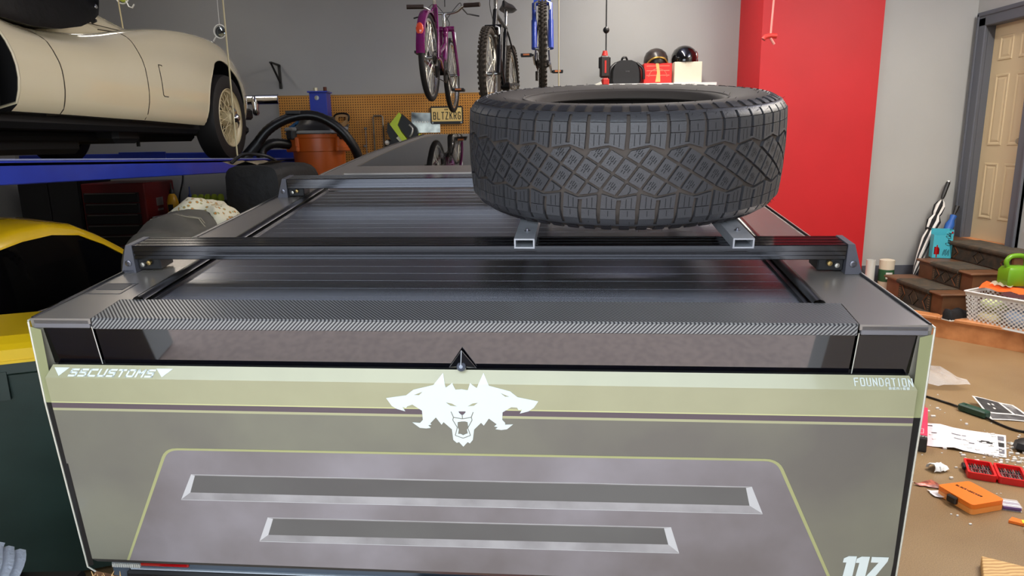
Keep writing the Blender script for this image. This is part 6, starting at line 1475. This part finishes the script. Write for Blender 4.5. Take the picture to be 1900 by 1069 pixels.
mb.build('outlet_slots', BLK, cd)
PAP = mat('glossy paper', (226, 224, 222), .35)
X = T(0, 0, 0)
def quad(a_, b_, c_, d_, z=(0, 0, 0, 0), n1=8, n2=6, w=.004):
    def f(u, v):
        p = Vector(a_)*(1-u)*(1-v)+Vector(b_)*u*(1-v)+Vector(c_)*u*v+Vector(d_)*(1-u)*v
        zz = z[0]*(1-u)*(1-v)+z[1]*u*(1-v)+z[2]*u*v+z[3]*(1-u)*v
        return Vector((p.x, p.y, .003+zz+w*(1+math.sin(u*7+v*5))*.5))
    return f
f = quad((2.945, 4.10), (3.17, 4.04), (3.13, 3.77), (2.885, 3.83), (.045, 0, .0, .0))
mg = thing('magazine', 'black and white photo leaflet lying curled on the floor', 'leaflet', T(3.03, 3.93, 0))
MB().loft([[f(i/8, j/6) for j in range(7)] for i in range(9)], closed=False, caps=False).build('page', PAP, mg, 60)
def patch(u0, u1, v0, v1, e): return MB().loft([[f(u0+(u1-u0)*i/5, v0+(v1-v0)*j/5)+Vector((0, 0, e)) for j in range(6)] for i in range(6)], closed=False, caps=False)
patch(.05, .62, .04, .66, .0008).build('photo', mat('dark photo print', (48, 48, 50), .35, var=(30, (70, 70, 72))), mg); patch(.05, .9, .72, .96, .0008).build('lower_photo', mat('grey photo print', (104, 104, 106), .35, var=(12, (50, 50, 52))), mg)
patch(.68, .92, .08, .66, .0008).build('side_photo', mat('pale photo print', (160, 160, 160), .35, var=(16, (70, 70, 74))), mg)
for (u, v) in ((.25, .25), (.30, .42), (.36, .22)): patch(u, u+.05, v, v+.07, .0014).build('white_spot', WHT, mg)
f = quad((2.36, 3.84), (2.81, 3.60), (2.62, 3.33), (2.28, 3.50), w=.003)
mn = thing('instruction_sheet', 'unfolded white instruction sheet with small print on the floor', 'paper', T(2.5, 3.55, 0))
MB().loft([[f(i/8, j/6)+Vector((0, 0, .012*max(0, 1-abs(i/8-.36)*6))) for j in range(7)] for i in range(9)], closed=False, caps=False).build('sheet', mat('white paper', (222, 222, 226), .6), mn, 60)
INK = mat('grey ink', (110, 110, 118), .6); INKD = mat('black ink', (30, 30, 32), .6)
def inkpatch(u0, u1, v0, v1): return MB().loft([[f(u0+(u1-u0)*i/3, v0+(v1-v0)*j)+Vector((0, 0, .0012+.012*max(0, 1-abs(u0+(u1-u0)*i/3-.36)*6))) for j in (0, 1)] for i in range(4)], closed=False, caps=False)
for (u0, u1, v0, v1, m) in ((.02, .28, .10, .135, INKD), (.02, .28, .40, .43, INKD), (.45, .60, .3, .34, INK), (.45, .58, .5, .53, INK), (.72, .86, .42, .52, INKD), (.92, .98, .10, .30, INK), (.92, .98, .40, .58, INKD), (.92, .98, .66, .86, INK), (.6, .66, .6, .64, INK)):
    inkpatch(u0, u1, v0, v1).build('print_line', m, mn)
# red retail box standing beside the truck
X = T(2.215, 3.455, 0, rz=-.55, rx=0)
rb = thing('tool_carton', 'tall red carton with a black foot lying on the floor beside the tailgate corner', 'carton', X)
PINK = mat('pink red carton', (226, 56, 92), .4)
MB(X).bx(-.16, .045, -.02, .50, .001, .075, bev=.004).build('carton', PINK, rb)
MB(X).bx(-.161, .0455, -.022, .035, .0005, .076, bev=.003).build('black_foot', mat('black carton foot', (24, 24, 26), .4), rb)
mb = MB(X @ Matrix.Translation((-.07, .008, .0765))); write(mb, '6000 RPM', .012, .014, .0035, gap=.25); mb.build('foot_lettering', WHT, rb)
mb = MB(X @ Matrix.Translation((-.045, .06, .0755))); mb.tube([(0, 0, 0), (.07, 0, 0), (.07, .07, 0), (0, .07, 0)], .003, 4, closed=True).prism([(.014, .035), (.05, .018), (.05, .052)], .001); mb.build('tool_icon', mat('pale pink print', (246, 190, 200), .5), rb)
mb = MB(X @ Matrix.Translation((-.09, .43, .0755))); write(mb, 'BIT-6', .016, .022, .004, gap=.3); mb.build('top_lettering', mat('pale pink print', (246, 190, 200), .5), rb)
MB(X).bx(-.15, .03, .5, .56, .06, .075, bev=.003).build('open_flap', mat('red flap', (206, 24, 30), .4), rb)
# white crumpled tissue
pts = crinkle(7, 5, lambda u, v: Vector((2.145+.085*u-.01*v, 3.17+.07*v+.03*u, .006+.03*math.sin(PI*v)*(1-.5*u))), 8, .008)
sheet('tissue', pts, mat('white tissue', (226, 230, 230), .8), 'white crumpled tissue on the floor left of the open red case', 'tissue', (2.18, 3.2, 0))
# open red bit case
REDC = mat('red case plastic', (216, 30, 34), .3)
BIT = mat('dark steel bit', (70, 68, 70), .3, .9); BITL = mat('bright steel bit', (190, 188, 186), .25, .9)
X = T(2.425, 3.145, 0, rz=-.46)
rc = thing('bit_case', 'open red plastic case of drill bits lying flat on the floor', 'tool case', X)
def tray(x0, x1, nm):
    mb = MB(X); mb.prism(rounded([(x0, -.085), (x1, -.085), (x1, .085), (x0, .085)], .014), .008, M=Matrix.Translation((0, 0, .001)))
    mb.prism(rounded([(x0, -.085), (x1, -.085), (x1, .085), (x0, .085)], .014), .026, M=Matrix.Translation((0, 0, .009)), holes=[rounded([(x0+.01, -.075), (x1-.01, -.075), (x1-.01, .075), (x0+.01, .075)], .01)[::-1]])
    return mb.build(nm, REDC, rc, 30)
t1 = tray(-.125, -.003, 'case_half'); t2 = tray(.003, .125, 'case_half')
MB(X).cyl((0, -.075, .02), (0, .075, .02), .006, 8).build('hinge', REDC, rc, 40)
MB(X).bx(-.14, -.122, -.02, .03, .012, .034, bev=.004).build('latch', BLK, rc); MB(X).bx(.122, .14, -.04, .02, .012, .03, bev=.004).build('latch', REDC, rc)
for x0, tt in ((-.115, t1), (.012, t2)):
    for r_ in (0, 1):
        MB(X).bx(x0+.004, x0+.098, -.055+r_*.065, -.03+r_*.065, .009, .022, bev=.002).build('bit_rail', mat('clear plastic rail', (170, 160, 160), .2, spec=.8), tt)
        for k in range(8):
            MB(X).cyl((x0+.012+k*.0115, -.060+r_*.065, .026), (x0+.012+k*.0115, -.022+r_*.065, .026), .0038, 6).build('bit', BIT if (k+r_) % 3 else BITL, tt, 40)
# orange tool case
ORC = mat('orange case plastic', (246, 124, 34), .35)
X = T(2.135, 2.90, 0, rz=.26)
oc = thing('orange_case', 'closed orange plastic tool case with black lettering on the floor', 'tool case', X)
MB(X).prism(rounded([(-.095, -.095), (.085, -.10), (.09, .085), (-.085, .10)], .018), .026, M=Matrix.Translation((0, 0, .001))).build('case_base', mat('lit orange case plastic', (250, 156, 74), .4), oc, 30)  # base paler than the lid: light on the front face put in colour
MB(X).prism(rounded([(-.095, -.095), (.085, -.10), (.09, .085), (-.085, .10)], .018), .022, M=Matrix.Translation((0, 0, .028))).build('case_lid', ORC, oc, 30)
MB(X).bx(-.108, -.088, -.02, .03, .01, .045, bev=.005).build('latch', mat('dark latch', (36, 30, 26), .4), oc)
mb = MB(X @ Matrix.Translation((-.01, .072, .0503)) @ Matrix.Rotation(-PI/2+.12, 4, 'Z')); write(mb, 'BLACK+DECKER', .0085, .014, .0032, gap=.22); mb.build('lid_lettering', mat('black print', (20, 20, 20), .5), oc)
# loose packets
pts = crinkle(6, 4, lambda u, v: Vector((1.975+.11*u, 3.06-.05*u+.085*v*u+.01*v, .004+.006*math.sin(PI*v))), 5, .004)
mb = MB().loft(pts, closed=False, caps=False); solo(mb, 'bit_packet', mat('red printed packet', (214, 120, 96), .3, var=(40, (120, 60, 50))), 'torn red and clear packet left of the orange case', 'packet', (2.03, 3.05, 0), 60)
pts = crinkle(5, 4, lambda u, v: Vector((2.0+.10*u, 2.94+.07*v-.03*u, .004+.004*u)), 6, .004)
mb = MB().loft(pts, closed=False, caps=False); solo(mb, 'paper_slip', mat('white paper', (222, 222, 226), .6), 'white paper slip tucked by the latch of the orange case', 'paper', (2.05, 2.95, 0), 60)
X = T(2.285, 2.845, 0, rz=-.35)
bt_ = thing('battery_pack', 'small clear pack of purple-striped batteries right of the orange case', 'battery pack', X)
for k in range(4): MB(X).cyl((-.035, -.027+k*.018, .0105), (.035, -.027+k*.018, .0105), .0088, 12).build('battery', mat('silver battery', (196, 192, 200), .25, .8) if k % 2 else mat('purple battery', (112, 84, 140), .3, .3), bt_, 40)
MB(X).bx(-.038, .038, -.038, .038, .001, .003).bx(-.038, .038, -.038, .038, .021, .0225).build('clear_sleeve', mat('clear sleeve', (235, 235, 240), .1, alpha=.35, spec=1), bt_)
X = T(2.245, 2.70, 0, rz=-.45)
wr = thing('orange_wrapper', 'orange and yellow tool wrapper at the right edge of the floor', 'wrapper', X)
MB(X).prism([(-.06, -.01), (-.04, .03), (-.01, .02), (.10, .02), (.10, -.025), (0, -.02)], .012, M=Matrix.Translation((0, 0, .001))).build('wrapper', ORC, wr); MB(X).bx(-.01, .03, -.015, .012, .013, .016).build('yellow_print', mat('yellow print', (228, 222, 60), .4), wr)
X = T(2.225, 2.60, 0, rz=-.5); pts = [[X @ Vector((x_, y_, .004+.012*math.sin((x_+.05)*18)+.004*(y_ > .02))) for y_ in (-.03, 0, .03, .05)] for x_ in (-.04, -.01, .03, .08)]
sheet('paper_scrap', pts, mat('white paper', (222, 222, 226), .6), 'white paper scrap below the orange and yellow wrapper', 'paper', (2.22, 2.6, 0))
X = T(2.80, 3.42, 0, rz=.2)
solo(MB(X).loft([[(.05*math.cos(a_)*s_*1.5, .05*math.sin(a_)*s_, z) for a_ in [2*PI*k/8 for k in range(8)]] for z, s_ in ((.001, .9), (.02, 1.1), (.05, 1), (.06, .6))]), 'black_tool_head', BLK, 'black tool end entering at the right edge behind the foam crumbs', 'tool', (2.8, 3.42, 0), 40)
rr = random.Random(11); mb = MB()
for k in range(300):
    if k < 210: x, y = rr.gauss(2.66, .13), rr.gauss(3.40, .13)
    else: x, y = rr.uniform(1.95, 3.0), rr.uniform(2.6, 4.3)
    s_ = rr.choice((.003, .004, .006, .010)); a_ = rr.random()*PI
    mb.box((x, y, s_*.5+.0005), (s_*rr.uniform(1, 2.6), s_, s_*.9), M=None)
o = solo(mb, 'foam_crumbs', mat('white foam', (232, 232, 228), .8), 'scattered white foam crumbs over the floor around the instruction sheet', 'crumbs', (2.6, 3.4, 0)); o['kind'] = 'stuff'
PINE = mat('pale pine', (218, 178, 116), .55, bump=(40, .1))
nt, b_ = nodes_of(PINE); tcn = nt.nodes.new('ShaderNodeTexCoord'); wv_ = nt.nodes.new('ShaderNodeTexWave'); wv_.bands_direction = 'Y'; wv_.inputs['Scale'].default_value = 16; wv_.inputs['Distortion'].default_value = 3.5; nt.links.new(tcn.outputs['Object'], wv_.inputs['Vector'])
cr_ = nt.nodes.new('ShaderNodeValToRGB'); cr_.color_ramp.elements[0].color = lin((222, 186, 124)); cr_.color_ramp.elements[1].color = lin((186, 140, 84)); nt.links.new(wv_.outputs['Fac'], cr_.inputs[0]); nt.links.new(cr_.outputs[0], b_.inputs['Base Color'])
X = T(1.86, 2.42, 0, rz=-.56)
w_ = tag(MB(X).bx(0, .9, -.20, 0, .001, .042, bev=.003).build('pine_board', PINE), 'pale pine board on the floor at the bottom right', 'board')
# ------------------------------------------------------------------ bottom left corner
OLDW = mat('weathered brown board', (134, 92, 60), .7, var=(18, (96, 62, 40)), bump=(40, .3))
a, b = Vector((-.98, 1.40, .60)), Vector((-1.06, 1.66, .0))
t = thing('weathered_board', 'weathered brown board leaning by the left end of the rear bumper', 'board', T(-1.15, 1.3, 0))
def brect(c, w, d): return [(c[0]-w/2, c[1]+.15*w-d/2, c[2]), (c[0]+w/2, c[1]-.15*w-d/2, c[2]), (c[0]+w/2, c[1]-.15*w+d/2, c[2]), (c[0]-w/2, c[1]+.15*w+d/2, c[2])]
MB().loft([brect((-1.345, 1.12, .002), .085, .035), brect((-1.125, 1.36, .42), .085, .035), brect((-1.0, 1.495, .655), .08, .035)]).build('board', OLDW, t)
mb = MB(); rr = random.Random(2)
for k in range(9): mb.tube([(-1.035+.009*k, 1.495, .65), (-1.037+.009*k+rr.uniform(-.01, .01), 1.495+rr.uniform(-.01, .01), .662+rr.uniform(0, .012))], [.002, .0005], 4)
mb.build('splinters', mat('pale splinters', (190, 150, 96), .7), t)
t = thing('storage_tote', 'black storage tote under the white rags beside the bin', 'tote', T(-1.4, 1.45, 0))
MB().loft([[(-1.75, 1.46, .002), (-1.28, 1.46, .002), (-1.28, 1.70, .002), (-1.75, 1.70, .002)], [(-1.80, 1.42, .47), (-1.24, 1.42, .47), (-1.24, 1.74, .47), (-1.80, 1.74, .47)]]).build('tote_body', BLK, t); MB().bx(-1.82, -1.225, 1.40, 1.76, .471, .505, bev=.01).build('tote_lid', BLK, t)
TOW = mat('white cotton rag', (216, 222, 236), .85, bump=(80, .4))
def rag(x, y, z, rz, label, k_):
    X = T(x, y, z, rz=rz); mb = MB(X)
    prof = []
    for i in range(3):
        zz = .012+i*.022
        prof.append([(0, zz), (.10, zz+.003), (.16, zz+.002), (.178, zz+.011), (.165, zz+.019), (.10, zz+.016), (0, zz+.018)])
    for i, pr in enumerate(prof):
        rr_ = [[(p[0]-.02*i+.006*math.sin(y_*25+i), y_, p[1]+.004*math.sin(y_*18+i)) for p in pr] for y_ in [-.13+.26*j/8 for j in range(9)]]
        mb.loft(rr_)
    solo(mb, 'folded_rag', TOW, label, 'rag', (x, y, z), 60, 'white rags on the tote')
rag(-1.53, 1.62, .506, .5, 'white folded rag on the tote, nearer the bin', 1)
rag(-1.50, 1.50, .506, -.15, 'white folded rag on the tote, nearest the truck', 2)
